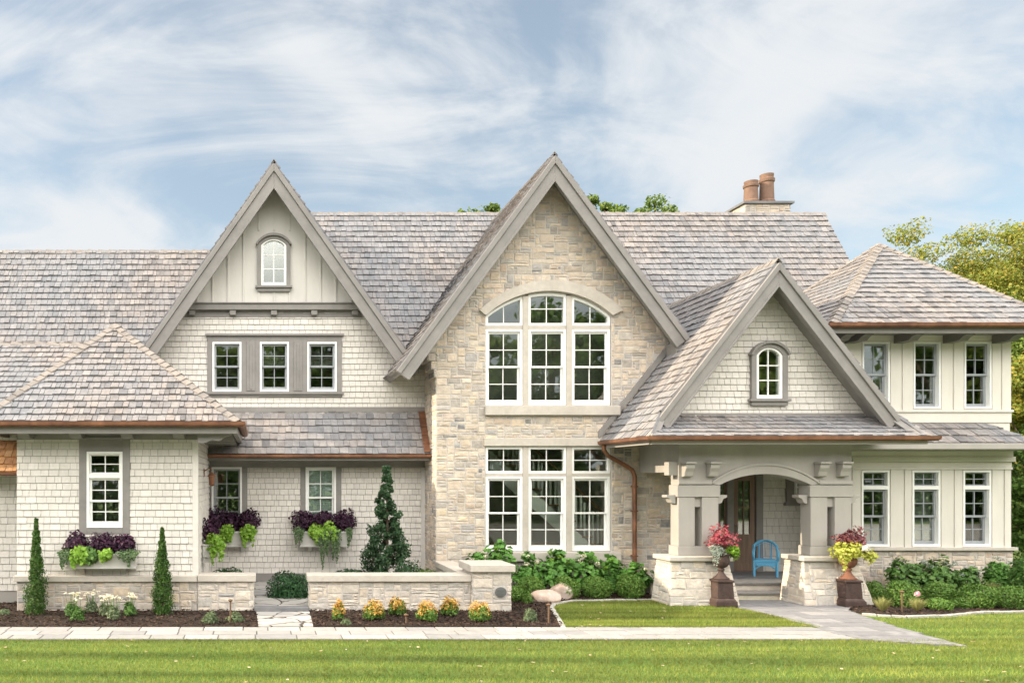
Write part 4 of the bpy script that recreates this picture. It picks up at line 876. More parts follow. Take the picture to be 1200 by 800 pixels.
# --- right wing
RX0, RX1 = PX(984, DW), PX(1183.5, DW)
uw = [(PX(a, DW), PX(b, DW), PZ(478.5, DW), PZ(400.5, DW)) for a, b in ((1010, 1042), (1070, 1101.5), (1129.5, 1161))]
lw = [(PX(a, DW), PX(b, DW), PZ(640, DW), PZ(551, DW)) for a, b in ((1009, 1041.5), (1068.5, 1101), (1128, 1160.5))]
m = MB(); panel(m, RX0, RX1, 3.3, lambda x: ez2-.05, uw, DW, DW+.15); panel(m, PX(998, DW), RX1, PZ(641, DW), lambda x: 3.299, lw, DW, DW+.15); m.box(RX1-.15, RX1, DW+.152, 23.5, .02, ez2-.05); m.box(RX0, RX0+.15, DW+.152, 23.5, 3.5, ez2-.05); m.box(14.5, 14.6, DW+.152, 22.0, 0, 3.5)
m.build('wall', CREAM, HOUSE)
m = MB(); y0 = DW-.022
zz0, zz1 = PZ(641, DW), PZ(550, DW)
# flat pilaster boards between the windows, with shadow gaps
for a, b in ((998, 1007.5), (1043, 1057.5), (1059.5, 1067), (1102.5, 1116), (1118, 1126.5), (1162, 1175), (1176.5, 1184)): m.box(PX(a, DW), PX(b, DW), y0, DW-.001, zz0, zz1)
m.box(PX(997, DW), RX1+.03, DW-.05, DW-.0005, zz1+.002, zz1+.06); m.box(PX(997, DW), RX1+.02, DW-.03, DW-.001, zz1+.062, PZ(541, DW)); m.box(PX(996, DW), RX1+.06, DW-.09, DW-.0005, PZ(541, DW)+.002, PZ(535, DW))
m.box(RX0, RX1+.03, DW-.06, DW-.001, PZ(535, DW)+.002, qz0-.162)
m.build('pilaster_boards', CREAM, HOUSE, bevel=.005)
m = MB()
for a, b in ((986, 1008), (1043, 1055), (1057, 1069), (1102.5, 1115), (1117, 1128.5), (1162, 1172), (1173.5, 1184)): m.box(PX(a, DW), PX(b, DW), y0, DW-.001, PZ(480, DW), PZ(398, DW))
m.box(RX0, RX1+.04, DW-.06, DW-.001, PZ(483, DW), PZ(480, DW)-.002); m.box(RX0, RX1+.02, DW-.025, DW-.001, qz1+.02, PZ(483, DW)-.002); m.box(RX0, RX1+.02, DW-.03, DW-.001, PZ(398, DW)+.002, PZ(388, DW))
m.build('pilaster_boards', CREAM, HOUSE, bevel=.005)
for k, h in enumerate(uw): window(*h, DW+.03, proud=.055, fw=.04, sm=GREYF, sw=.05, dep=1.0, drape=k == 2)
for k, h in enumerate(lw): window(*h, DW+.03, proud=.055, fw=.045, sm=GREYF, sw=.05, transom=(.33, 2, 2), dep=1.0, blind=(None, .96, .75)[k], bm=BLIND_D)
bz1 = PZ(644.5, DW); m = MB(); m.box(PX(1000, DW-.06), RX1+.02, DW-.05, DW+.1, 0, bz1, 1); m.box(RX1-.08, RX1+.02, DW+.1, 23, 0, bz1, 1)
stones(m, (0, DW-.05, 0), Ux, Uz, Nf, [(PX(1000, DW), 0), (RX1+.02, 0), (RX1+.02, bz1), (PX(1000, DW), bz1)], seed=97); m.build('stone_base', [STONE, MORTAR], HOUSE)
m = MB(); m.box(PX(1000, DW), RX1+.09, DW-.13, DW-.001, bz1+.002, PZ(640.5, DW)); m.build('water_table', CAPSTONE, HOUSE, bevel=.012)
m = MB(); m.box(QL.x+.03, QR.x-.03, 18.52, 18.60, ez2-.22, ez2-.10); m.box(QL.x+.03, QL.x+.11, 18.6, 22, ez2-.22, ez2-.10); m.build('fascia', TRIM, HOUSE)
m = MB(); m.box(QL.x+.11, QR.x-.1, 18.60, DW, ez2-.14, ez2-.11); m.box(RX1, QR.x-.1, DW, 23.5, ez2-.14, ez2-.11); m.build('soffit', TRIM, HOUSE)
for px in (990, 1012, 1071, 1130, 1189): eave_bracket(PX(px, 18.8), 18.62, DW-.032, ez2-.142, w=.22, h=.20, mt=DKTRIM)

# --- chimney
cd_ = 24.9
m = MB(); c0, c1 = PX(871, cd_), PX(927, cd_); m.box(c0+.05, c1-.02, cd_, cd_+1.0, 8, PZ(239, cd_), 1); stones(m, (0, cd_, 0), Ux, Uz, Nf, [(c0+.05, 9.5), (c1-.02, 9.5), (c1-.02, PZ(239, cd_)), (c0+.05, PZ(239, cd_))], seed=98)
stones(m, (c0+.05, cd_, 0), (0, 1, 0), Uz, (-1, 0, 0), [(0, 9.5), (1, 9.5), (1, PZ(239, cd_)), (0, PZ(239, cd_))], seed=99)
ch = m.build('chimney', [STONE, MORTAR], HOUSE, origin=((c0+c1)/2, cd_, 9))
m = MB(); m.box(c0-.03, c1+.06, cd_-.08, cd_+1.08, PZ(239, cd_)+.002, PZ(236.5, cd_)); m.build('chimney_cap', BLUESTONE, ch)
for px, top, y in ((880, 213, cd_+.3), (898.5, 205, cd_+.3)):
    r0_ = .21; zb_ = PZ(236.5, cd_)+.005; hh = PZ(top, y)-zb_
    m = MB(); m.lathe([(r0_*1.12, 0), (r0_*1.12, .1), (r0_, .14), (r0_*.92, hh*.72), (r0_*1.05, hh*.75), (r0_*1.08, hh*.84), (r0_*.9, hh*.87), (r0_*.95, hh), (r0_*.7, hh), (r0_*.66, hh*.8)], (PX(px, y), y, zb_)); m.build('chimney_pot', CLAY, ch)

# copper lantern on the pavilion's side wall
LN = empty('wall_lantern', (wx1, 18.6, 2.75)); tag(LN, 'copper wall lantern tucked under the eave beside the courtyard', 'lantern')
m = MB(); m.tube([(wx1+.015, 18.6, 2.98), (wx1+.14, 18.6, 3.06), (wx1+.20, 18.6, 3.0)], .014, 6); m.box(wx1+.0145, wx1+.03, 18.53, 18.67, 2.85, 3.05); m.build('bracket', COPPER, LN)
m = MB(); m.lathe([(.02, .20), (.10, .12), (.10, .10), (.075, .09), (.06, -.08), (.075, -.09), (.03, -.13)], (wx1+.20, 18.6, 2.76), 12); m.build('lamp_body', COPPER, LN)

# ------------------------------------------------------------------ garden walls
def cap_slab(mb, x0, x1, y0, y1, z0, z1): mb.box(x0, x1, y0, y1, z0, z1)
lwf = 16.65; zcap0, zcap1 = PZ(681, lwf), PZ(673.5, lwf)
GW1 = empty('garden_wall', (PX(265, lwf), lwf, 0)); tag(GW1, 'short low limestone garden wall joining the left pavilion, with flat stone cap', 'wall')
a, b = PX(231.5, lwf), PX(297, lwf)
m = MB(); m.box(a, b, lwf, lwf+.36, 0, zcap0, 1); stones(m, (0, lwf, 0), Ux, Uz, Nf, [(a, -.02), (b, -.02), (b, zcap0), (a, zcap0)], seed=101); stones(m, (b, lwf, 0), (0, 1, 0), Uz, (1, 0, 0), [(0, 0), (.36, 0), (.36, zcap0), (0, zcap0)], seed=102); m.build('stonework', [PIERSTONE, MORTAR], GW1)
m = MB(); m.box(a+.005, b+.05, lwf-.07, lwf+.43, zcap0+.002, zcap1+.01); m.build('coping', CAPSTONE, GW1, bevel=.014)
GW2 = empty('garden_wall', (PX(480, lwf), lwf, 0)); tag(GW2, 'long low limestone garden wall turning back to the stone gable, with end pier and round vent', 'wall')
a, b = PX(363, lwf), PX(554, lwf-.12); rb0, rb1 = PX(547, lwf)+.0, PX(547, lwf)+.36
m = MB(); m.box(a, b, lwf, lwf+.36, 0, zcap0, 1); stones(m, (0, lwf, 0), Ux, Uz, Nf, [(a, -.02), (b, -.02), (b, zcap0), (a, zcap0)], seed=103); stones(m, (a, lwf, 0), (0, 1, 0), Uz, (-1, 0, 0), [(0, 0), (.36, 0), (.36, zcap0), (0, zcap0)], seed=104)
m.box(rb0, rb1, lwf+.362, w2-.05, 0, zcap0, 1); stones(m, (rb0, lwf+.36, 0), (0, 1, 0), Uz, (-1, 0, 0), [(0, 0), (2.4, 0), (2.4, zcap0), (0, zcap0)], seed=105); m.build('stonework', [PIERSTONE, MORTAR], GW2)
m = MB(); m.box(a-.06, b-.01, lwf-.07, lwf+.43, zcap0+.002, zcap1+.01); m.box(rb0-.06, rb1+.06, lwf+.432, w2-.06, zcap0+.002, zcap1+.008); m.build('coping', CAPSTONE, GW2, bevel=.014)
p0, p1 = PX(554, lwf-.12), PX(599, lwf-.12); pzc = PZ(670, lwf-.15)
m = MB(); m.box(p0, p1, lwf-.12, lwf+.70, 0, pzc, 1); stones(m, (0, lwf-.12, 0), Ux, Uz, Nf, [(p0, -.02), (p1, -.02), (p1, pzc), (p0, pzc)], [(PX(579, lwf-.12), PX(594, lwf-.12), PZ(699, lwf-.12), PZ(687, lwf-.12))], seed=106, cw=.10, ch=.075); stones(m, (p1, lwf-.12, 0), (0, 1, 0), Uz, (1, 0, 0), [(0, 0), (.8, 0), (.8, pzc), (0, pzc)], seed=107); stones(m, (p0, lwf-.12, 0), (0, 1, 0), Uz, (-1, 0, 0), [(0, 0), (.12, 0), (.12, pzc), (0, pzc)], seed=108)
m.build('pier', [PIERSTONE, MORTAR], GW2)
m = MB(); m.box(p0-.07, p1+.07, lwf-.20, lwf+.78, pzc+.002, PZ(661.5, lwf-.2)); m.build('pier_cap', CAPSTONE, GW2, bevel=.016)
m = MB(); c = Vector(W(586.5, 693, lwf-.12)); vs = []
for k in range(20): vs.append((c.x+.115*math.cos(k*math.pi/10), lwf-.165, c.z+.105*math.sin(k*math.pi/10)))
m.ext(vs, (0, .06, 0)); 
for k in range(5): m.box(c.x-.08, c.x+.08, lwf-.178, lwf-.166, c.z-.07+k*.03, c.z-.055+k*.03)
m.build('round_vent', CHARCOAL, GW2)

# ------------------------------------------------------------------ ground
def node_mat(name):
    m = bpy.data.materials.new(name); m.use_nodes = True; return m, m.node_tree.nodes, m.node_tree.links, m.node_tree.nodes['Principled BSDF']
LAWN_M = mat('lawn_soil', (.085,.15,.025), .95, noise=(18,.35), bump=(60,.6), big=(.7,(.12,.15,.035),.6))
MULCH_M = mat('mulch', (.030,.020,.015), .95, noise=(22,.5), bump=(40,1.0))
CHIP_M = mat('bark_chip', [(.05,.030,.020),(.030,.020,.015),(.075,.045,.030),(.02,.014,.011),(.11,.07,.05)], .95)
PAVE_M = mat('paver_stone', [(.279,.271,.261),(.328,.316,.303),(.246,.242,.241),(.303,.291,.278),(.353,.340,.328)], .8, noise=(6,.12), bump=(30,.2), rp='c', big=(1.2,(.271,.267,.266),.5))
PAVE2_M = mat('grey_paver', [(.216,.212,.214),(.259,.252,.251),(.194,.193,.199),(.288,.277,.270)], .8, noise=(6,.15), bump=(30,.25), rp='c', big=(1.2,(.194,.190,.195),.5))
JOINT_M = mat('joint_sand', (.15,.14,.125), .95, noise=(30,.2))
EDGE_M = mat('edging_stone', [(.34,.325,.30),(.40,.38,.35),(.29,.275,.26)], .85, noise=(9,.15), bump=(25,.4))
def flag_mat():
    m, N, L, b = node_mat('flagstone'); tc = N.new('ShaderNodeTexCoord'); nz = N.new('ShaderNodeTexNoise'); nz.inputs['Scale'].default_value = 2.2; L.new(tc.outputs['Object'], nz.inputs['Vector'])
    mp = N.new('ShaderNodeMixRGB'); mp.inputs[0].default_value = .22; L.new(tc.outputs['Object'], mp.inputs[1]); L.new(nz.outputs['Color'], mp.inputs[2])
    v = N.new('ShaderNodeTexVoronoi'); v.feature = 'DISTANCE_TO_EDGE'; v.inputs['Scale'].default_value = 2.3; L.new(mp.outputs[0], v.inputs['Vector'])
    v2 = N.new('ShaderNodeTexVoronoi'); v2.inputs['Scale'].default_value = 2.3; L.new(mp.outputs[0], v2.inputs['Vector'])
    r = N.new('ShaderNodeMapRange'); r.inputs[1].default_value = .015; r.inputs[2].default_value = .04; L.new(v.outputs['Distance'], r.inputs[0])
    hs = N.new('ShaderNodeSeparateColor'); L.new(v2.outputs['Color'], hs.inputs[0]); cr = N.new('ShaderNodeValToRGB'); e = cr.color_ramp.elements; e[0].color = (.27,.265,.26,1); e[1].color = (.42,.40,.37,1); L.new(hs.outputs[0], cr.inputs[0])
    mx = N.new('ShaderNodeMixRGB'); mx.inputs[1].default_value = (.05,.04,.03,1); L.new(r.outputs[0], mx.inputs[0]); L.new(cr.outputs[0], mx.inputs[2]); L.new(mx.outputs[0], b.inputs['Base Color'])
    n2 = N.new('ShaderNodeTexNoise'); n2.inputs['Scale'].default_value = 25; L.new(tc.outputs['Object'], n2.inputs['Vector']); ad = N.new('ShaderNodeMath'); ad.operation = 'MULTIPLY_ADD'; ad.inputs[1].default_value = .15; L.new(n2.outputs[0], ad.inputs[0]); L.new(r.outputs[0], ad.inputs[2])
    bp = N.new('ShaderNodeBump'); bp.inputs['Strength'].default_value = .6; bp.inputs['Distance'].default_value = .02; L.new(ad.outputs[0], bp.inputs['Height']); L.new(bp.outputs[0], b.inputs['Normal']); b.inputs['Roughness'].default_value = .8
    return m
FLAG_M = flag_mat()
m = MB(); m.add([(-150,-120,0),(200,-120,0),(200,250,0),(-150,250,0)], [(0,1,2,3)]); gr = m.build('lawn', LAWN_M, recalc=False); tag(gr, kind='structure')
DRV_M = mat('bounce_concrete', (.40,.385,.365), .9, noise=(3,.12), bump=(40,.2))
m = MB(); m.box(-60, 90, -9.5, 6.6, -.05, .02); o = m.build('bounce_driveway', DRV_M); tag(o, kind='structure')  # added unseen below and behind the camera to bounce neutral light at the house
def sheet(name, pts, z, mt, thick=None):
    mb = MB(); P = [(x, y, z) for x, y in pts]
    if thick: mb.ext(P, (0, 0, -thick))
    else: mb.add(P, [tuple(range(len(P)))])
    o = mb.build(name, mt); tag(o, kind='structure')
    return o
gp = lambda l: [G(*p) for p in l]
d_near, d_far = G(0, 750)[1], G(0, 736)[1]
walk_x1 = G(1005, 750)[0]
bed1 = [(-8, d_far+.01), (G(303, 735)[0], d_far+.01), (PX(300, 16.7), 16.7), (wx0+.1, 16.7), (wx0+.1, 17.8), (-9, 17.8)]
bed2 = [G(367, 734.5), G(660, 735), G(652, 724), G(644, 713), G(647, 708), G(672, 704), G(720, 703), G(772, 703), (PX(790, 18.6), 18.6), (R2, 19.5), (L2, 19.5), (L2+.2, 17), (PX(362, 16.8), 16.8)]
bed3 = [G(1006, 702), G(994, 716), G(1012, 719.5), G(1062, 722.5), G(1110, 721), G(1150, 717), G(1210, 716), G(1330, 712), (24, 19.4), (13.8, 19.4)]
lawn2 = [G(662, 737), G(655, 727), G(648, 714), G(652, 709), G(675, 705), G(772, 704), G(800, 706), G(857, 712), G(880, 716), G(930, 727), G(968, 737)]
b1 = sheet('mulch_bed', bed1, .03, MULCH_M, .04); b2 = sheet('mulch_bed', bed2, .03, MULCH_M, .04); b3 = sheet('mulch_bed', bed3, .03, MULCH_M, .04)
# courtyard
court = [(PX(297, 16.68), 16.66), (PX(363, 16.68), 16.66), (rb0, 17.0), (rb0, 20.8), (wx1, 20.8), (wx1, 17.0)]
sheet('courtyard', court, .10, FLAG_M, .1)
m = MB(); m.box(PX(298, 16.5), PX(362.5, 16.5), 16.50, 16.75, 0, .115); o = m.build('courtyard_step', BLUESTONE, bevel=.01); tag(o, kind='structure')
sheet('landing', [G(303, 735), G(367, 735), (PX(363, 16.5), 16.5), (PX(298, 16.5), 16.5)], .03, FLAG_M, .03)
# main walk: individual slabs in one path
def in_poly(P, poly):
    x, y = P[:, 0], P[:, 1]; r = np.zeros(len(P), bool); n = len(poly)
    for i in range(n):
        (xa, ya), (xb, yb) = poly[i], poly[(i+1) % n]
        c = ((ya > y) != (yb > y)) & (x < (xb-xa)*(y-ya)/((yb-ya) if yb != ya else 1e-9)+xa); r ^= c
    return r
m = MB(); X = -12; rgp = random.Random(5)
m.ext([(X, d_near, .02), (walk_x1+1, d_near, .02), (walk_x1+1, d_far, .02), (X, d_far, .02)], (0, 0, -.03), 1)
def slabs(mb, x0, x1, y0, y1, rows, w, clip=None, mi=0, z=.032, rg=rgp, gap=.011):
    yy = y0
    for k in range(rows):
        h = (y1-y0)/rows; x = x0-rg.random()*w[0]
        while x < x1:
            ww = rg.choice(w)*rg.uniform(.9, 1.1); p = [(max(x, x0)+gap, yy+gap), (min(x+ww, x1)-gap, yy+gap), (min(x+ww, x1)-gap, yy+h-gap), (max(x, x0)+gap, yy+h-gap)]
            if p[1][0]-p[0][0] > .03:
                if clip: p = clip_conv(p, clip)
                if len(p) >= 3 and abs(area(p)) > .002:
                    dz = rg.uniform(-.003, .003); mb.ext([(a, b, z+dz) for a, b in p], (0, 0, -.03), mi)
            x += ww
        yy += h
slabs(m, X, walk_x1, d_near, d_far, 3, (.45, .6, .75))
o = m.build('walkway', [PAVE_M, JOINT_M], bevel=.004); tag(o, kind='structure')
ppA = ccw([G(858, 706), G(1004, 706), G(994, 717), G(985, 742), G(975, 740), G(930, 728), G(880, 716)])
ppA = ccw([G(858, 704), G(1006, 704), G(997, 717), G(1015, 724), G(1062, 739), G(985, 742), G(975, 740)])
ppB = ccw([G(985, 742), G(1062, 739), G(1132, 758), (walk_x1, d_near)])
m = MB(); 
polyP = [G(857, 704), G(1006, 704), G(997, 717), G(1015, 724), G(1062, 739), G(1132, 758), (walk_x1, d_near), (walk_x1, d_far), G(975, 740), G(930, 728), G(880, 715), G(857, 711)]
m.ext([(x, y, .018) for x, y in polyP], (0, 0, -.03), 1)
def slabs_poly(mb, poly, rows_h, w, z):
    P = np.array(poly); y = P[:, 1].min()
    while y < P[:, 1].max():
        x = P[:, 0].min()-rgp.random()*w[0]
        while x < P[:, 0].max():
            ww = rgp.choice(w); q = [(x+.006, y+.006), (x+ww-.006, y+.006), (x+ww-.006, y+rows_h-.006), (x+.006, y+rows_h-.006)]
            c = np.array([[x+ww/2, y+rows_h/2]]); ins = in_poly(np.array(q), poly)
            if ins.all(): mb.ext([(a, b, z+rgp.uniform(-.003, .003)) for a, b in q], (0, 0, -.028), 0)
            elif ins.any():
                # cut the slab into fine strips and keep those inside the curved edge
                keep = []
                n = 6
                for i in range(n):
                    for j in range(4):
                        a0, a1 = q[0][0]+(q[1][0]-q[0][0])*i/n, q[0][0]+(q[1][0]-q[0][0])*(i+1)/n; b0, b1_ = q[0][1]+(q[2][1]-q[0][1])*j/4, q[0][1]+(q[2][1]-q[0][1])*(j+1)/4
                        if in_poly(np.array([[(a0+a1)/2, (b0+b1_)/2]]), poly)[0]: mb.ext([(a0, b0, z), (a1, b0, z), (a1, b1_, z), (a0, b1_, z)], (0, 0, -.028), 0)
            x += ww
        y += rows_h
slabs_poly(m, polyP, .42, (.4, .55, .7), .030)
o = m.build('porch_path', [PAVE2_M, JOINT_M]); tag(o, kind='structure')
# edging stones
def edging(pts, label):
    e = MB(); rg = random.Random(len(pts))
    for (xa, ya), (xb, yb) in zip(pts, pts[1:]):
        L_ = math.hypot(xb-xa, yb-ya); n = max(1, int(L_/.22)); tx, ty = (xb-xa)/L_, (yb-ya)/L_
        for k in range(n):
            s0_, s1_ = L_*k/n+.008, L_*(k+1)/n-.008; w_ = rg.uniform(.04, .055); h = rg.uniform(.035, .05)
            e.ext([(xa+tx*s0_-ty*w_, ya+ty*s0_+tx*w_, h), (xa+tx*s1_-ty*w_, ya+ty*s1_+tx*w_, h), (xa+tx*s1_+ty*w_, ya+ty*s1_-tx*w_, h), (xa+tx*s0_+ty*w_, ya+ty*s0_-tx*w_, h)], (0, 0, -.09))
    o = e.build('stone_edging', EDGE_M, bevel=.012); tag(o, label, 'edging'); return o
edging(gp([(661, 737), (654, 725), (646, 713), (649, 708.5), (672, 704.5), (720, 703.5), (772, 703.5)]), 'curved row of pale edging stones between the boulder bed and the inner lawn')
edging(gp([(1010, 720.5), (1062, 723.5), (1112, 722), (1150, 718), (1210, 717), (1300, 713)]), 'curved row of pale edging stones in front of the right shrub bed')
# wood chips on the beds
rng = np.random.default_rng(3)
def scatter(poly, n):
    P = np.array(poly); lo, hi = P.min(0), P.max(0); out = []
    tot = 0
    while tot < n:
        q = rng.uniform(lo, hi, (n*2, 2)); q = q[in_poly(q, poly)]; out.append(q); tot += len(q)
        if len(q) == 0: break
    return np.concatenate(out)[:n]
def quads(p, t, b): return np.stack([p-t-b, p+t-b, p+t+b, p-t+b], 1)
def rvec(n): v = rng.normal(size=(n, 3)); return v/np.linalg.norm(v, axis=1, keepdims=True)
chips = []
for poly, n in ((bed1, 6500), (bed2, 10000), (bed3, 5000)):
    q = scatter(poly, n); p = np.column_stack([q, .035+rng.random(n)*.025]); t = rvec(n); t[:, 2] *= .35; b = np.cross(t, rvec(n)); b /= np.linalg.norm(b, axis=1, keepdims=True)
    chips.append(quads(p, t*rng.uniform(.012, .04, (n, 1)), b*rng.uniform(.005, .013, (n, 1))))
o = np_obj('wood_chips', np.concatenate(chips), 4, CHIP_M); tag(o, 'dark shredded bark mulch covering the planting beds', 'mulch', kind='stuff')

# grass blades
GRASS_M = mat('grass_blade', [(.135,.195,.028),(.17,.235,.04),(.10,.155,.022),(.225,.27,.05),(.27,.27,.07)], .6, transl=.3, noise=(.8,.75), stretch=(.10,2.8,1), big=(.6,(.28,.295,.06),.5))  # stretched noise paints streaks of light and mowing stripes into the blade colour
def blades(poly, n, h=(.03, .065)):
    q = scatter(poly, n); n = len(q); p = np.column_stack([q, np.zeros(n)]); a = rng.random(n)*2*np.pi
    s = np.column_stack([np.cos(a), np.sin(a), np.zeros(n)])*rng.uniform(.003, .006, (n, 1)); lean = rng.normal(size=(n, 3))*.025; lean[:, 2] = rng.uniform(*h, n)
    return np.stack([p-s, p+s, p+lean], 1)
front = [(-9, 9.3), (19, 9.3), (20, d_near-.02), (walk_x1, d_near-.02), (-9, d_near-.02)]
right = [G(1018, 724), G(1062, 725), G(1112, 723), G(1150, 719.5), G(1215, 718), (21.5, 16.5), (20, d_near), G(1136, 757.5), G(1064, 738)]
gb = np.concatenate([blades([(-9, d_near-.06), (walk_x1, d_near-.06), (walk_x1, d_near+.035), (-9, d_near+.035)], 3800, (.02, .055)), blades(front, 165000), blades(right, 26000), blades(lawn2, 52000)])
o = np_obj('grass', gb, 3, GRASS_M); tag(o, 'mown green grass of the front lawn', 'grass', kind='stuff')
LEAF_M = mat('fallen_leaf', [(.465,.374,.252),(.413,.288,.154),(.525,.446,.336),(.338,.216,.105)], .8)
q = np.concatenate([scatter([(-6, 9.6), (17, 9.6), (18, 13.6), (-6, 13.6)], 120), scatter(lawn2, 26)]); n = len(q); p = np.column_stack([q, np.full(n, .055)]); t = rvec(n); t[:, 2] *= .2; b = np.cross(t, [0, 0, 1.]); b /= np.linalg.norm(b, axis=1, keepdims=True)
o = np_obj('fallen_leaves', quads(p, t*rng.uniform(.015, .035, (n, 1)), b*rng.uniform(.012, .022, (n, 1))), 4, LEAF_M); tag(o, 'pale dry leaves scattered over the lawn', 'leaves', kind='stuff')

# ------------------------------------------------------------------ plants
def leafs(p, nrm_, size, aspect=.55, jit=.7, fold=.12, droop=0):
    n = len(p); d = nrm_+rng.normal(size=(n, 3))*jit; d /= np.linalg.norm(d, axis=1, keepdims=True)
    t = np.cross(d, rvec(n)); t /= np.linalg.norm(t, axis=1, keepdims=True); b = np.cross(d, t)
    if droop: t[:, 2] -= droop; t /= np.linalg.norm(t, axis=1, keepdims=True)
    L_ = size*rng.uniform(.65, 1.3, (n, 1)); c = d*L_*fold
    return np.stack([p-t*L_/2, p+b*L_*aspect/2+c-t*L_*.05, p+t*L_/2, p-b*L_*aspect/2+c-t*L_*.05], 1)
def blob(c, r, n, lumps=7, amp=.28, inner=.35, flat=None):
    """points and outward normals in a lumpy ellipsoid"""
    v = rvec(n); 
    if flat is not None: v[:, 2] = np.abs(v[:, 2])*1.0-flat; v /= np.linalg.norm(v, axis=1, keepdims=True)
    ld = rvec(lumps); k = np.max(np.clip(v@ld.T, 0, 1)**6, axis=1); s = (1-amp)+amp*1.3*k
    rad = (inner+(1-inner)*rng.random(n)**.55)*s; p = np.array(c)+v*rad[:, None]*np.array(r)
    nn = v/np.array(r); nn /= np.linalg.norm(nn, axis=1, keepdims=True); return p, nn
def cone(c, r, h, n, pw=1.0, lump=.16, inner=.45, top=.02):
    z = 1-np.sqrt(rng.random(n)); z = np.clip(z, 0, 1); a = rng.random(n)*2*np.pi
    prof = (1-z**pw)*(1-top)+top; prof *= np.clip(.72+z*4, 0, 1)
    lob = 1+lump*np.sin(a*3+z*17+rng.random())*np.sin(a*5-z*29)+rng.normal(size=n)*.06
    rr = r*prof*lob*(inner+(1-inner)*rng.random(n)**.5)
    p = np.column_stack([c[0]+rr*np.cos(a), c[1]+rr*np.sin(a), c[2]+z*h]); nn = np.column_stack([np.cos(a), np.sin(a), np.full(n, .35)]); return p, nn
def plant(name, label, cat, origin, group=None):
    o = empty(name, origin); tag(o, label, cat, group); return o
def stems(parent, base, n, r, h, rad=.006, mt=None, seed=0):
    rg = random.Random(seed); m = MB()
    for k in range(n):
        a = rg.random()*6.28; q = rg.random(); m.tube([base, (base[0]+r*.4*q*math.cos(a), base[1]+r*.4*q*math.sin(a), base[2]+h*.5), (base[0]+r*q*math.cos(a), base[1]+r*q*math.sin(a), base[2]+h*rg.uniform(.75, .95))], [rad*1.4, rad, rad*.6], 5)
    return m.build('stem', mt or BARK, parent)
def cat_(*a): return np.concatenate(a)

# arborvitae
for px, top, lab in ((42.5, 606, 'slender dark green columnar arborvitae left of the pavilion window box'), (190, 617, 'slender columnar arborvitae with yellowish tip right of the pavilion window box')):
    x, y = PX(px, 16.25), 16.25; h = PZ(top, y)-.03; o = plant('arborvitae', lab, 'shrub', (x, y, .02), 'columnar arborvitae by the pavilion')
    P_, N_ = [], []
    for k in range(120):
        f = (k+.5)/120; rr = .265*(1-f**1.2)*min(1, .8+f*2)+.02; a = k*2.4+random.random()*.8; q = rr*random.uniform(.35, .85); c = (x+q*math.cos(a), y+q*math.sin(a), .05+f*(h-.06)); r_c = max(.035, rr*random.uniform(.40, .60))
        p, nn = blob(c, (r_c, r_c, r_c*1.9), 85, 3, .35, .3); P_.append(p); N_.append(nn)
    nn = cat_(*N_); nn[:, 2] *= .3; np_obj('foliage', leafs(cat_(*P_), nn, .05, .4, .6, droop=-.7), 4, LF_ARB, o); m = MB(); m.tube([(x, y, 0), (x, y, h*.8)], [.03, .008], 6); m.build('trunk', BARK, o)
# holly by the courtyard wall
x, y = PX(453, 18.9), 18.9; h = PZ(538, y)-.1; o = plant('holly_tree', 'dark glossy green pyramidal holly standing in the courtyard beside the stone gable', 'tree', (x, y, .1))
P_, N_ = [], []
for k in range(110):
    f = (k/109)**.95; rr = (.84*(1-f)**.95*min(1, .75+f*2)+.05)*random.uniform(.35, 1.08); a = k*2.4+random.random(); q = rr*.72; c = (x+q*math.cos(a), y+q*math.sin(a)*.9, .30+f*(h-.42)+random.uniform(-.08, .08)); r_c = max(.08, rr*.42)
    p, nn = blob(c, (r_c, r_c, r_c*1.1), int(80+400*r_c), 4, .4, .2); P_.append(p); N_.append(nn)
np_obj('foliage', leafs(cat_(*P_), cat_(*N_), .07, .6, .9), 4, LF_DARK, o)
m = MB(); m.tube([(x, y, .08), (x+.02, y, h*.5), (x, y, h*.97)], [.05, .03, .008], 7)
for k in range(26):
    a = random.random()*6.28; z = .3+random.random()*h*.7; r = .6*(1-z/h); m.tube([(x, y, z), (x+r*math.cos(a), y+r*math.sin(a), z+.18)], [.012, .005], 5)
m.build('trunk', BARK, o)
# yews and low shrubs of the courtyard
for px, py, r, h, d, lab, lm in ((341, 671, .50, .62, 18.2, 'rounded dark yew beside the flagstone path in the courtyard', LF_YEW), (408, 670, .66, .60, 19.4, 'spreading dark yew under the middle window box', LF_YEW), (268, 668, .46, .64, 18.6, 'low dark yew behind the short garden wall', LF_YEW), (490, 669, .55, .56, 19.0, 'low bright green juniper in the corner by the stone gable', LF_BOX)):
    x = PX(px, d); o = plant('yew_shrub' if lm is LF_YEW else 'juniper_shrub', lab, 'shrub', (x, d, .1)); p, nn = blob((x, d, .14), (r*1.15, r*.9, h*.95), 3000, 16, .22, .3, flat=.15); nn[:, 2] += .3
    np_obj('foliage', leafs(p, nn, .10, .25, .5), 4, lm, o); stems(o, (x, d, .09), 6, r*.7, h*.8, seed=px)
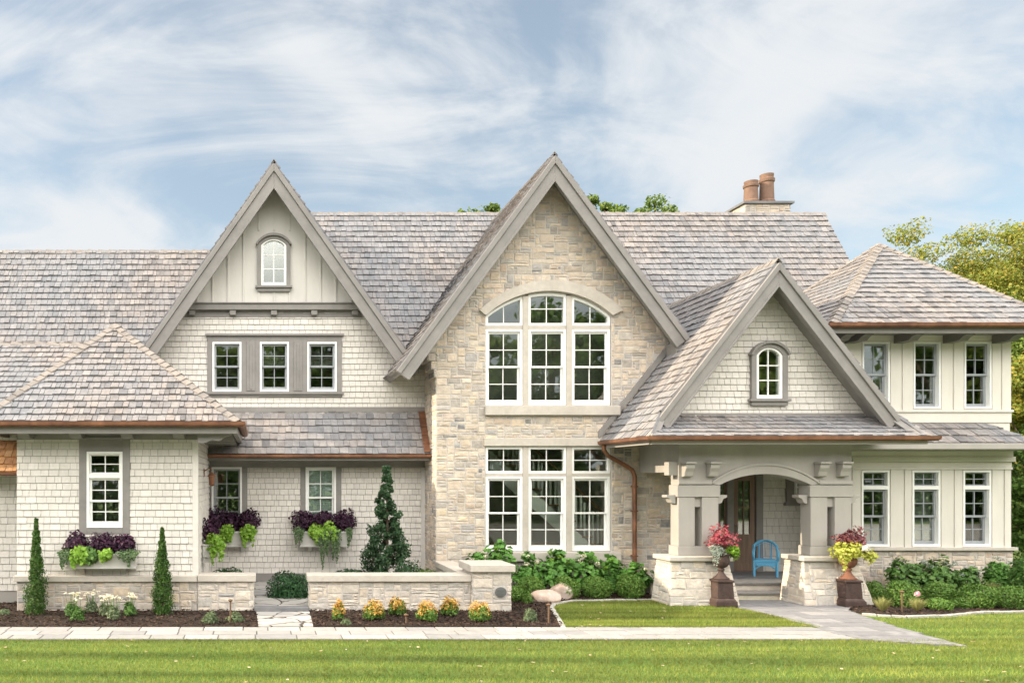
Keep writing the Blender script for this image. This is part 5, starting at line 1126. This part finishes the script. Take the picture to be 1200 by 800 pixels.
# daisies
for i, (px, py) in enumerate(((84, 722), (108, 718), (92, 728), (124, 722), (152, 721), (133, 726))):
    x, y = G(px, py, .03); labs = ['cream daisy clump nearest the left arborvitae', 'cream daisy clump in the middle of the left bed, set back', 'small daisy clump with few blooms at the front of the left bed', 'bushy daisy clump below the right half of the window box', 'cream daisy clump nearest the right arborvitae', 'small daisy clump low in front of its taller neighbours']
    o = plant('daisy_plant', labs[i], 'flower', (x, y, .03), 'daisies in the left bed'); h = .30+.09*random.random()
    p, nn = blob((x, y, .10), (.17, .17, h*.75), 420, 6, .35, .2, flat=.1); nn[:, 2] += .6; np_obj('foliage', leafs(p, nn, .085, .28, .6), 4, LF_SAGE if i % 2 else LF_MID, o)
    m = MB(); fl = []
    for k in range(9 if i != 2 else 3):
        a = random.random()*6.28; r = .16*math.sqrt(random.random()); fx, fy, fz_ = x+r*math.cos(a), y+r*math.sin(a), h+.03+random.random()*.10
        m.tube([(x+r*.3*math.cos(a), y+r*.3*math.sin(a), .05), (fx, fy, fz_)], .004, 4)
        pp = np.array([[fx, fy, fz_]]*11)+rng.normal(size=(11, 3))*[.018, .018, .006]; fl.append(leafs(pp, np.tile([0, -.35, 1.], (11, 1)), .045, .5, .35))
    m.build('stem', LF_MID, o); np_obj('flowers', cat_(*fl), 4, LF_CREAM, o)
# grey-green mounds
for i, (px, py, r, h, lab) in enumerate(((246, 729, .21, .25, 'pale sage mound in the left bed beside the stake light'), (277, 727, .22, .17, 'flat sage mound at the corner of the short garden wall'), (4, 720, .14, .14, 'small sage tuft at the left frame edge'), (621, 727, .17, .24, 'sage mound beside the stake light near the inner lawn edging'), (617, 706, .16, .22, 'dark small boxwood right of the wall pier'), (406, 731, .10, .12, 'small dry sage tuft in front of the first mum'), (590, 713, .14, .10, 'flat grey sage mat at the foot of the wall pier'))):
    x, y = G(px, py, .03); o = plant('sage_plant' if i != 4 else 'boxwood', lab, 'plant', (x, y, .03)); p, nn = blob((x, y, .05), (r, r, h), 700, 8, .35, .2, flat=.1); nn[:, 2] += .7
    np_obj('foliage', leafs(p, nn, .07, .25, .6), 4, LF_SAGE if i != 4 else LF_BOX, o); stems(o, (x, y, .03), 4, r*.6, h*.7, seed=i)
# mums
mums = [(397, 727, 'small orange mum at the left end of the row'), (438, 726, 'round orange mum second from the left'), (466, 721, 'orange mum set back near the wall, third from the left'), (500, 728, 'orange mum at the front in the middle of the row'), (527, 721, 'orange mum set back near the wall beside the pier'), (562, 728, 'large orange mum in front of the wall pier')]
for i, (px, py, lab) in enumerate(mums):
    x, y = G(px, py, .03); r = (.13, .22, .19, .21, .19, .23)[i]; o = plant('chrysanthemum', lab, 'flower', (x, y, .03), 'orange mums along the garden wall')
    p, nn = blob((x, y, .14), (r*.98, r*.98, .26), 900, 9, .3, .3, flat=.3); np_obj('foliage', leafs(p, nn, .06, .45, .7), 4, LF_BOX, o)
    p, nn = blob((x, y, .17), (r, r, .27), 480, 22, .36, .4, flat=-.02); nn[:, 2] += .4; np_obj('flowers', leafs(p, nn, .042, .8, .8), 4, LF_ORANGE, o); stems(o, (x, y, .03), 6, r*.5, .25, seed=i)
# hydrangeas by the stone wall and in the right bed
hyd = [(560, 18.9, .34, .95, 'leafy hydrangea behind the wall pier'), (586, 19.1, .40, 1.22, 'tallest hydrangea under the left pane of the lower triple window'), (618, 18.95, .42, .95, 'wide hydrangea under the lower triple window, left of centre'), (655, 19.05, .44, 1.0, 'hydrangea with lime buds under the middle of the triple window'), (690, 19.0, .40, .98, 'hydrangea under the right pane of the triple window'), (716, 19.1, .30, .85, 'small hydrangea under the end of the stone sill'), (744, 18.95, .40, .72, 'low hydrangea around the foot of the copper downspout')]
for i, (px, d, r, h, lab) in enumerate(hyd):
    x = PX(px, d); o = plant('hydrangea', lab, 'shrub', (x, d, .03), 'hydrangeas along the stone wall'); p, nn = blob((x, d, h*.52), (r*1.15, r*.8, h*.56), 480, 11, .55, .4); nn[:, 2] += .8
    p2, n2_ = blob((x, d, h*.98), (r*.55, r*.5, h*.16), 60, 4, .5, .2); np_obj('foliage', leafs(cat_(p, p2), cat_(nn, n2_), .145, .72, .5), 4, LF_HYD, o); stems(o, (x, d, .02), 8, r*.8, h*.9, .008, seed=i)
    fl = []
    for k in range(4): c = (x+random.uniform(-r, r)*.8, d-r*.5*random.random(), h*random.uniform(.75, 1.08)); p, nn = blob(c, (.07, .07, .05), 40, 3, .1, .7); np_obj('bloom', leafs(p, nn, .035, .9, .3), 4, LF_LIME if i % 2 else LF_CREAM, o)
def boxwood(px, py, r, h, lab, lm=LF_BOX, name='boxwood', group=None, n=2600, ls=.045):
    x, y = G(px, py, .03); o = plant(name, lab, 'shrub', (x, y, .03), group); p, nn = blob((x, y, h*.45), (r, r, h*.58), n, 16, .18, .5); np_obj('foliage', leafs(p, nn, ls, .6, .7), 4, lm, o); stems(o, (x, y, .02), 6, r*.6, h*.7, seed=int(px)); return o
BG = 'clipped boxwoods in front of the hydrangeas'
for px, py, r, h, lab in ((603, 703, .24, .36, 'small boxwood in the gap between the wall pier and the boulder'), (622, 700.5, .32, .55, 'round boxwood directly behind the boulders'), (664, 700, .34, .55, 'reddish tinged boxwood left of the middle of the row'), (700, 700, .34, .58, 'boxwood third along the row, under the right pane'), (738, 700, .34, .60, 'darkest boxwood at the right end by the downspout')): boxwood(px, py, r, h, lab, group=BG)
for i, (px, d, r, h, lab) in enumerate(((1062, 18.6, .50, .95, 'broad dark hydrangea under the first ground floor window of the right wing'), (1097, 18.5, .50, .95, 'dark hydrangea between the first two windows of the right wing'), (1131, 18.5, .42, .78, 'dark hydrangea under the third window of the right wing'), (1168, 18.6, .30, .95, 'upright pale hydrangea at the corner of the right wing'))):
    x = PX(px, d); o = plant('hydrangea', lab, 'shrub', (x, d, .03), 'hydrangeas along the right wing'); p, nn = blob((x, d, h*.5), (r, r*.8, h*.55), 800, 9, .4, .45); nn[:, 2] += .8; np_obj('foliage', leafs(p, nn, .12, .72, .5), 4, LF_MID if i < 3 else LF_HYD, o); stems(o, (x, d, .02), 8, r*.8, h*.9, .008, seed=i)
    fl = []
    for k in range(7): p, nn = blob((x+random.uniform(-r, r)*.9, d-r*.6*random.random(), h*random.uniform(.6, 1.05)), (.06, .06, .045), 30, 3, .1, .7); np_obj('bloom', leafs(p, nn, .03, .9, .3), 4, LF_SILV, o)
BG = 'boxwoods in front of the right wing'
for px, py, r, h, lab in ((1024, 704, .24, .48, 'dark boxwood squeezed beside the stone porch pier'), (1057, 710, .36, .62, 'large yellow-green boxwood behind the stake light'), (1101, 706, .36, .52, 'round boxwood behind the pink bloom'), (1100, 713, .28, .26, 'low spreading boxwood at the front of the right bed'), (1146, 711, .40, .54, 'bright round boxwood under the third window'), (1128, 711, .24, .24, 'tiny boxwood wedged between two larger ones'), (1189, 712, .45, .52, 'large clipped boxwood at the right frame edge')): boxwood(px, py, r, h, lab, group=BG)
for px, py, h, lab in ((1034, 716, .30, 'pale ornamental grass tuft beside the path'), (1075, 716, .28, 'pale pinkish grass tuft right of the stake light'), (1163, 703, .42, 'fine grass tuft near the corner of the right wing')):
    x, y = G(px, py, .03); o = plant('grass_tuft', lab, 'plant', (x, y, .03), 'ornamental grass tufts'); n = 420; a = rng.random(n)*2*np.pi; r = rng.random(n)**.7*.24; b = np.tile([x, y, .03], (n, 1)); tip = b+np.column_stack([np.cos(a)*r, np.sin(a)*r, h*rng.uniform(.6, 1.1, n)]); s = np.column_stack([-np.sin(a), np.cos(a), np.zeros(n)])*.006
    np_obj('blades', np.stack([b-s, b+s, tip], 1), 3, LF_GRASSY, o); stems(o, (x, y, .02), 4, .08, .15, .003, seed=3)
x, y = G(1075, 698, .35); o = plant('pink_bloom', 'single pale pink bloom on a thin stem among the right bed shrubs', 'flower', (x, y, .03)); m = MB(); m.tube([(x, y, .02), (x, y, .36)], .006, 5); m.build('stem', LF_MID, o); p, nn = blob((x, y, .40), (.06, .06, .06), 60, 3, .1, .5); np_obj('petals', leafs(p, nn, .05, .8, .4), 4, LF_PINK, o)

boxwood(1215, 708, .55, 1.15, 'tall loose green shrub past the corner of the right wing at the frame edge', LF_MID, 'laurel_shrub', None, 4200, .075)
# stake lights
for px, py, top, lab in ((270, 729, 702, 'thin brown stake light in the left bed'), (643, 730, 707, 'thin brown stake light near the inner lawn edging'), (1057, 717, 692, 'thin brown stake light in the right bed'), (476, 730, 719, 'very short stake light among the orange mums')):
    x, y = G(px, py, .03); h = PZ(top, y); o = plant('stake_light', lab, 'light', (x, y, .03), 'stake lights in the beds'); m = MB(); m.tube([(x, y, .0), (x, y, h-.02)], .017, 8); m.build('post', POSTW, o)
    m = MB(); m.lathe([(.024, -.02), (.045, 0), (.045, .012), (.012, .03)], (x, y, h-.02), 12); m.build('lamp_cap', POSTW, o)
# boulders
def boulder(px, py, r, lab, seed):
    x, y = G(px, py, .0); bm = bmesh.new(); bmesh.ops.create_icosphere(bm, subdivisions=4, radius=1); rg = random.Random(seed); ds = [Vector((rg.gauss(0, 1), rg.gauss(0, 1), rg.gauss(0, 1))).normalized() for _ in range(16)]
    offs = [rg.uniform(.70, .95) for _ in ds]
    for v in bm.verts:
        p = v.co.normalized(); k = 1.0
        for d_, o_ in zip(ds, offs):
            c = p.dot(d_)
            if c > 0: k = min(k, o_/max(c, .01))
        v.co = Vector((p.x*k*r[0], p.y*k*r[1], p.z*k*r[2]))
    me = bpy.data.meshes.new('boulder'); bm.to_mesh(me); bm.free(); me.materials.append(BOULDER); o = bpy.data.objects.new('boulder', me); link(o, None, (x, y, r[2]*.55)); tag(o, lab, 'rock', 'boulders at the corner of the inner lawn')
boulder(639, 706, (.36, .28, .20), 'low flat pinkish boulder in front, by the stone edging', 3); boulder(657, 702, (.30, .26, .27), 'taller rounded boulder leaning behind the flat one', 9)

# ------------------------------------------------------------------ window boxes
def window_box(x0, x1, z0, z1, yw, lab, dep=.26):
    o = empty('window_box', ((x0+x1)/2, yw-dep/2, z0)); tag(o, lab, 'planter', 'window boxes')
    y0, y1 = yw-dep, yw-.04; m = MB(); t = .025
    m.box(x0, x1, y0, y0+t, z0, z1); m.box(x0, x1, y1-t, y1, z0, z1); m.box(x0, x0+t, y0+t, y1-t, z0, z1); m.box(x1-t, x1, y0+t, y1-t, z0, z1); m.box(x0+t, x1-t, y0+t, y1-t, z0, z0+t)
    m.box(x0-.02, x1+.02, y0-.02, y0-.001, z1-.05, z1); m.box(x0-.02, x1+.02, y0-.02, y0-.001, z0, z0+.045); m.build('box', BOX_M, o, bevel=.005)
    m = MB(); m.box(x0+t, x1-t, y0+t, y1-t, z1-.08, z1-.05); m.build('soil', MULCH_M, o)
    for x in (x0+(x1-x0)*.2, x0+(x1-x0)*.8): m = MB(); m.ext([(x-.05, y0+.03, z0-.002), (x-.05, y1, z0-.002), (x-.05, y1, z0-.14), (x-.05, y1-.07, z0-.10)], (.10, 0, 0)); m.build('bracket', BOX_M, o, bevel=.004)
def trailing(c, w, h, n, ls, asp=.8):
    """a curtain of leaves that hangs over an edge"""
    u = rng.uniform(-1, 1, n); v = rng.random(n)**.8; ln = .55+.45*np.sin(u*7+c[0]*9)*np.sin(u*3.1+1)
    p = np.column_stack([c[0]+u*w*(1-.45*v), c[1]-.02-rng.random(n)*.12-.05*np.sin(v*3), c[2]+.06-v*h*ln]); nn = np.tile([0, -1., .5], (n, 1)); return leafs(p, nn, ls, asp, .5)
def box_plants(x0, x1, z1, y, spec, where):
    for kind, fx, w, h, lab in spec:
        x = x0+(x1-x0)*fx
        if kind == 'purple':
            o = plant('purple_coleus', lab, 'plant', (x, y, z1-.06), 'dark purple plants '+where); p, nn = blob((x, y, z1+h*.45), (w, .22, h*.62), 620, 9, .3, .35); nn[:, 2] += .6; np_obj('foliage', leafs(p, nn, .085, .62, .6), 4, LF_PURP, o); stems(o, (x, y, z1-.06), 6, w*.7, h*.8, seed=int(x*100))
        elif kind == 'lime':
            o = plant('lime_potato_vine', lab, 'plant', (x, y-.10, z1-.06), 'lime green vines '+where); p, nn = blob((x, y-.15, z1-.02), (w, .16, h*.6), 380, 6, .3, .4); nn[:, 1] -= .4; q = trailing((x, y-.15, z1), w, h, 160, .085); np_obj('foliage', cat_(leafs(p, nn, .09, .85, .5), q), 4, LF_LIME, o); stems(o, (x, y-.10, z1-.06), 4, w*.6, .1, seed=int(x*100))
        elif kind == 'ivy':
            o = plant('trailing_ivy', lab, 'plant', (x, y-.12, z1-.06), 'trailing ivy '+where); q = trailing((x, y-.15, z1), w, h, int(420*(w/.2)*(h/.45)), .042); p, nn = blob((x, y-.13, z1+.03), (w*.9, .12, .10), 200, 5, .2, .4); np_obj('foliage', cat_(q, leafs(p, nn, .045, .8, .6)), 4, LF_IVY, o); stems(o, (x, y-.12, z1-.06), 3, w*.4, .08, seed=int(x*100))
        elif kind == 'green':
            o = plant('green_geranium', lab, 'plant', (x, y-.10, z1-.06), None); p, nn = blob((x, y-.17, z1-.05), (w, .16, h*.6), 420, 6, .3, .35); nn[:, 1] -= .4; np_obj('foliage', leafs(p, nn, .075, .8, .5), 4, LF_MID, o); stems(o, (x, y-.10, z1-.06), 4, w*.6, .1, seed=int(x*100))
bx = (PX(80, 16.6), PX(160, 16.6), PZ(665, 16.6), PZ(648, 16.6)); window_box(*bx, pw-.01, 'grey window box under the pavilion window', .30)
box_plants(bx[0], bx[1], bx[3], pw-.17, [('purple', .12, .30, .46, 'dark purple coleus at the left end of the pavilion window box'), ('purple', .50, .34, .44, 'dark purple coleus in the middle of the pavilion window box'), ('purple', .82, .30, .44, 'dark purple coleus at the right end of the pavilion window box'),
    ('lime', .20, .22, .40, 'bright lime vine on the left of the pavilion window box'), ('lime', .58, .16, .24, 'small lime vine at the centre of the pavilion window box'), ('green', .36, .20, .36, 'mid green leafy plant spilling from the pavilion window box'), ('ivy', -.02, .14, .50, 'thin ivy trailing off the left end of the pavilion window box'), ('ivy', .90, .28, .34, 'grey-green ivy over the right end of the pavilion window box')], 'in the pavilion box')
for k, (a, b, lab, wh) in enumerate(((250, 293, 'grey window box under the left courtyard window', 'in the left courtyard box'), (352, 408, 'grey window box under the right courtyard window, partly bare', 'in the right courtyard box'))):
    q = (PX(a, 20.6), PX(b, 20.6), PZ(640, 20.6), PZ(622, 20.6)); window_box(*q, w1-.03, lab, .30)
    s_ = ' of the left courtyard window box' if k == 0 else ' of the right courtyard window box'
    if k == 0: sp = [('purple', .0, .36, .62, 'black-purple coleus at the left end'+s_), ('purple', .45, .34, .50, 'black-purple coleus in the middle'+s_), ('purple', .95, .36, .62, 'black-purple coleus at the right end'+s_), ('lime', .36, .22, .42, 'lime vine left of centre'+s_), ('lime', .95, .22, .50, 'lime vine at the right end'+s_)]
    else: sp = [('purple', .08, .40, .62, 'black-purple coleus at the left end'+s_), ('purple', .5, .36, .58, 'black-purple coleus in the middle'+s_), ('purple', .92, .34, .60, 'black-purple coleus at the right end'+s_), ('lime', .30, .22, .40, 'lime vine left of centre'+s_), ('lime', .60, .26, .44, 'large lime vine at the middle'+s_), ('ivy', -.05, .16, .50, 'thin ivy at the left end'+s_), ('ivy', 1.0, .10, .55, 'thin ivy strand at the right end'+s_), ('ivy', .58, .36, 1.05, 'long dark ivy curtain under the middle'+s_)]
    box_plants(q[0], q[1], q[3], w1-.20, sp, wh)
# freestanding trough at the pavilion's side
q = (PX(230, 18.0), PX(247, 18.0), PZ(659, 18), PZ(642, 18)); q = (wx1+.03, wx1+.33, 1.02, 1.32)
TB = empty('window_box', ((q[0]+q[1])/2, 18.2, q[2])); tag(TB, 'pale window box on the side wall of the pavilion facing the courtyard', 'planter', 'window boxes')
m = MB(); m.box(q[0], q[1], 17.9, 18.6, q[2], q[3]-.03); m.box(q[0]-.005, q[1]+.03, 17.87, 18.63, q[3]-.029, q[3]); m.build('box', BOX_M, TB, bevel=.006)
m = MB(); m.box(q[0], q[1]-.08, 17.95, 18.05, q[2]-.12, q[2]-.002); m.build('bracket', BOX_M, TB)
o = plant('purple_coleus', 'dark purple coleus in the side box of the pavilion', 'plant', (q[0]+.15, 18.25, q[3])); p, nn = blob((q[0]+.17, 18.3, q[3]+.30), (.24, .34, .36), 560, 8, .3, .35); np_obj('foliage', leafs(p, nn, .085, .62, .6), 4, LF_PURP, o)
o = plant('yellow_vine', 'yellow-green vine spilling from the side box of the pavilion', 'plant', (q[0]+.2, 18.0, q[3])); p, nn = blob((q[0]+.24, 18.0, q[3]+.02), (.28, .26, .22), 480, 8, .35, .35); q2 = trailing((q[0]+.34, 17.95, q[3]), .2, .55, 220, .07); np_obj('foliage', cat_(leafs(p, nn, .075, .8, .6), q2), 4, LF_LIME, o)

# ------------------------------------------------------------------ porch urns and chair
def urn(px, py, lab, mt, k):
    x, y = G(px, py, .03); o = empty('urn_planter', (x, y, .03)); tag(o, lab, 'planter', 'iron urns on pedestals')
    m = MB(); 
    def fr(z0, z1, a, b): 
        m.add([(x-a, y-a, z0), (x+a, y-a, z0), (x+a, y+a, z0), (x-a, y+a, z0), (x-b, y-b, z1), (x+b, y-b, z1), (x+b, y+b, z1), (x-b, y+b, z1)], [(0,3,2,1),(4,5,6,7),(0,1,5,4),(1,2,6,5),(2,3,7,6),(3,0,4,7)])
    z = .03; fr(z, z+.12, .235, .23); fr(z+.121, z+.18, .222, .19); fr(z+.181, z+.52, .185, .165); fr(z+.521, z+.55, .185, .192); fr(z+.551, z+.575, .192, .175)
    m.build('pedestal', IRON, o, bevel=.01)
    zb = z+.576; m = MB(); m.lathe([(.165, 0), (.165, .03), (.115, .06), (.062, .14), (.05, .18), (.072, .205), (.072, .222), (.05, .24), (.11, .275), (.158, .34), (.168, .42), (.155, .49), (.16, .52), (.20, .555), (.20, .57), (.178, .57), (.15, .52), (.05, .50)], (x, y, zb), 32); m.build('urn_bowl', mt, o, smooth=True)
    return x, y, zb+.55
x, y, z = urn(845, 709, 'dark iron urn on a pedestal left of the steps, holding red and silver plants', IRON, 0)
o = plant('red_coleus', 'crimson red leafy plant filling the top of the left urn', 'plant', (x, y, z)); p, nn = blob((x, y, z+.33), (.36, .30, .29), 560, 14, .55, .25); nn[:, 2] += .5; np_obj('foliage', leafs(p, nn, .075, .6, .7), 4, LF_RED, o); stems(o, (x, y, z-.06), 8, .25, .35, seed=1)
o = plant('silver_vine', 'silver-white trailing plant at the left side of the left urn', 'plant', (x-.15, y-.1, z)); p, nn = blob((x-.14, y-.10, z+.09), (.22, .17, .15), 420, 9, .45, .35); q = trailing((x-.24, y-.10, z+.05), .11, .50, 150, .038); np_obj('foliage', cat_(leafs(p, nn, .045, .6, .7), q), 4, LF_SILV, o)
o = plant('lime_vine', 'lime green vine at the right side of the left urn', 'plant', (x+.2, y-.1, z)); p, nn = blob((x+.21, y-.10, z+.05), (.16, .16, .18), 260, 6, .3, .4); np_obj('foliage', leafs(p, nn, .07, .8, .6), 4, LF_LIME, o)
x, y, z = urn(994, 709, 'rust coloured urn on a pedestal right of the steps, holding chartreuse vines', TERRA, 1)
o = plant('burgundy_coleus', 'burgundy leafy plant filling the top of the right urn', 'plant', (x, y, z)); p, nn = blob((x+.02, y, z+.34), (.37, .30, .27), 560, 14, .55, .25); nn[:, 2] += .5; np_obj('foliage', leafs(p, nn, .075, .6, .7), 4, LF_BURG, o); stems(o, (x, y, z-.06), 8, .25, .35, seed=2)
o = plant('chartreuse_vine', 'chartreuse yellow vine draped around the right urn', 'plant', (x, y-.1, z)); p, nn = blob((x-.02, y-.08, z+.08), (.44, .30, .20), 620, 12, .5, .35); q = trailing((x-.26, y-.12, z), .16, .40, 150, .075); q3 = trailing((x+.30, y-.12, z), .13, .28, 110, .075); np_obj('foliage', cat_(leafs(p, nn, .085, .8, .6), q, q3), 4, LF_CHART, o)
o = plant('white_flower', 'small cluster of white flowers at the front of the right urn', 'flower', (x+.15, y-.3, z)); p, nn = blob((x+.16, y-.30, z+.14), (.10, .06, .08), 90, 4, .2, .5); np_obj('petals', leafs(p, nn, .05, .9, .4), 4, LF_WHITE, o)

def chair():
    y0 = 19.9; x = PX(897, y0); z = fz; o = empty('wicker_chair', (x, y0, z)); tag(o, 'sky blue wicker armchair with rounded back on the porch by the door', 'chair')
    hw = .245; sd_ = .225; sz = z+.40; o.rotation_euler.z = R(-31)
    for sx in (-1, 1):
        for yy in (y0-sd_, y0+sd_): m = MB(); m.tube([(x+sx*hw*.98, yy, z), (x+sx*hw, yy, sz)], .026, 8); m.build('leg', BLUE, o)
    m = MB(); m.box(x-hw+.02, x+hw-.02, y0-sd_-.02, y0+sd_, sz-.05, sz+.02); m.box(x-hw+.03, x+hw-.03, y0-sd_-.012, y0-sd_+.02, sz-.14, sz-.05); m.build('seat', BLUE, o, bevel=.02)
    # apron arches between the legs
    m = MB(); pts = [(x-hw+(2*hw)*k/12, y0-sd_, z+.16+.14*math.sin(math.pi*k/12)) for k in range(13)]; m.tube(pts, .016, 6); m.build('apron', BLUE, o)
    # wrap-around back and arms
    pts = [(x-hw-.01, y0-sd_, sz), (x-hw-.015, y0-sd_, sz+.20), (x-hw-.01, y0-sd_+.05, sz+.23), (x-hw, y0, sz+.26), (x-hw+.0, y0+.16, sz+.34)]
    b = [(x-hw+.02+(2*hw-.04)*k/10, y0+.16+.12*math.sin(math.pi*k/10), sz+.34+.13*math.sin(math.pi*k/10)**.5) for k in range(11)]
    pr = [(2*x-a, c, d) for a, c, d in pts[::-1]]
    m = MB(); m.tube(pts+b[1:-1]+pr, .032, 8); m.build('arm_frame', BLUE, o, smooth=True)
    m = MB()
    for k in (2, 8):
        bx_, by_, bz_ = b[k]; m.tube([(x+(bx_-x)*.95, y0+sd_-.03, sz), (bx_, by_, bz_)], .018, 6)
    for k in range(3, 8):
        bx_, by_, bz_ = b[k]; m.tube([(x+(bx_-x)*.9, y0+sd_-.03, sz), (bx_, by_, bz_)], .004, 5)
    for f in (.80,):
        m.tube([(x-hw+.03+(2*hw-.06)*k/10, y0+.16+.11*math.sin(math.pi*k/10), sz+.40*f+.10*f*math.sin(math.pi*k/10)) for k in range(11)], .007, 5)
    for sx in (-1, 1):
        for k in range(5): yy = y0-sd_+.06+k*.09; m.tube([(x+sx*hw, yy, sz), (x+sx*hw, yy, sz+.27+.02*k)], .007, 5)
    m.build('back_weave', BLUE, o)
chair()

# ------------------------------------------------------------------ background trees
def tree(px, d, top, rw, lab, lm, name='tree', n=9000, ls=.16, clumps=34, base=.25, seed=0, group=None, flat=1.0, x=None, h=None):
    global rng
    rg = np.random.default_rng(seed+50); x = PX(px, d) if x is None else x; h = PZ(top, d) if h is None else h; o = plant(name, lab, 'tree', (x, d, 0), group)
    cz = h*(.5+base/2); hz = h*(1-base)/2
    cs = []
    while len(cs) < clumps:
        v = rg.normal(size=3); v /= np.linalg.norm(v); q = v*rg.random()**.3; cs.append((x+q[0]*rw*.85, d+q[1]*rw*.85, cz+q[2]*hz*.86))
    per = n//clumps; L_ = []
    for c in cs:
        r = rw*rg.uniform(.20, .36); p, nn = blob(c, (r*1.15, r*1.15, r*.75), per, 6, .4, .15); nn[:, 2] += .5; L_.append(leafs(p, nn, ls, .6, .9))
    np_obj('crown', cat_(*L_), 4, lm, o)
    m = MB(); m.tube([(x, d, 0), (x+.1, d, h*base), (x, d, h*.6), (x, d, h*.85)], [h*.022, h*.018, h*.01, h*.004], 8)
    for c in cs[:16]: zb = h*base+(c[2]-h*base)*.45; m.tube([(x, d, max(h*.15, zb*.8)), ((x+c[0])/2, (d+c[1])/2, (zb+c[2])/2), c], [h*.009, h*.006, h*.002], 6)
    m.build('trunk', BARK, o); return o
BT = 'trees behind the house'
tree(1058, 34, 258, 3.6, 'yellow-green tree rising behind the right wing roof', LF_TREE_Y, seed=1, group=BT, n=80000, clumps=120, ls=.12)
tree(1200, 33, 226, 4.4, 'tall golden autumn tree behind the right wing, at the right edge', LF_TREE_Y, seed=2, group=BT, n=110000, clumps=140, ls=.12)
tree(1235, 29, 300, 3.4, 'green tree beside the right wing wall', LF_TREE_G, seed=3, group=BT, n=60000, base=.1, ls=.115, clumps=70)
tree(1140, 38, 285, 4.6, 'broad green tree lower behind the right wing roof', LF_TREE_G, seed=4, group=BT, n=60000, base=.1, ls=.115, clumps=70)
tree(1240, 24.5, 500, 2.4, 'bushy dark tree low at the right corner of the house', LF_TREE_D, seed=5, group=BT, n=34000, base=.0, ls=.13, clumps=80)
tree(1238, 26.5, 385, 2.3, 'yellowish sapling close to the right corner of the house', LF_TREE_Y, seed=6, group=BT, n=34000, base=.0, ls=.13, clumps=70)
for i, (px, top, rw, lab) in enumerate(((566, 214, 1.5, 'treetop showing above the ridge left of the stone gable'), (697, 206, 1.5, 'treetop peeking right beside the stone gable peak'), (733, 216, 1.5, 'small treetop above the ridge right of the stone gable'), (778, 222, 2.0, 'barely visible treetop above the main ridge'), (20, 280, 1.8, 'faint treetop above the left wing ridge'))): tree(px, 34+i, top, rw, lab, LF_TREE_G, seed=10+i, group=BT, n=7000, clumps=26, base=.6)
# trees across the street, behind the photographer: only their reflections show in the panes
for i, (x, d, h, rw) in enumerate(((-22, -16, 14, 6), (-13, -22, 17, 6.5), (-4, -17, 15, 6), (5, -22, 18, 7), (13, -17, 15, 6), (22, -20, 17, 6.5), (31, -17, 15, 6), (40, -21, 17, 7), (50, -18, 16, 6.5), (60, -20, 17, 7), (70, -18, 16, 7))):
    tree(0, d, 0, rw, ['wide', 'tall', 'dense', 'tallest', 'round', 'bushy', 'lone', 'far', 'farther', 'spreading', 'outermost'][i]+' green tree across the street, opposite the house', LF_TREE_D if i % 2 else LF_TREE_G, seed=30+i, group='trees across the street', n=13000, ls=.6, clumps=60, base=.03, x=x, h=h)
o = plant('hedge', 'long green hedge across the street, opposite the house', 'hedge', (20, -13.5, 0)); n = 26000
p = np.column_stack([rng.uniform(-30, 75, n), rng.normal(-13.5, .5, n), rng.random(n)*3.4+np.sin(np.arange(n))*.1]); np_obj('foliage', leafs(p, np.tile([0, .6, .6], (n, 1)), .42, .6, .8), 4, LF_TREE_D, o); stems(o, (20, -13.5, 0), 5, 3, 2.5, .05)
# street trees to the left, out of the frame: their shadows streak the lawn
for i, (x, d, h, rw) in enumerate(((-17, 13.05, 14, .34), (-20, 11.9, 16, .22), (-24, 11.2, 19, .40), (-19, 10.3, 17, .3))):
    tree(0, d, 0, rw, ['near', 'thin', 'tallest', 'front'][i]+' slender poplar beyond the left end of the lawn', LF_TREE_G, name='poplar', seed=60+i, group='trees left of the lawn', n=2600, ls=.13, clumps=40, base=.04, x=x, h=h)
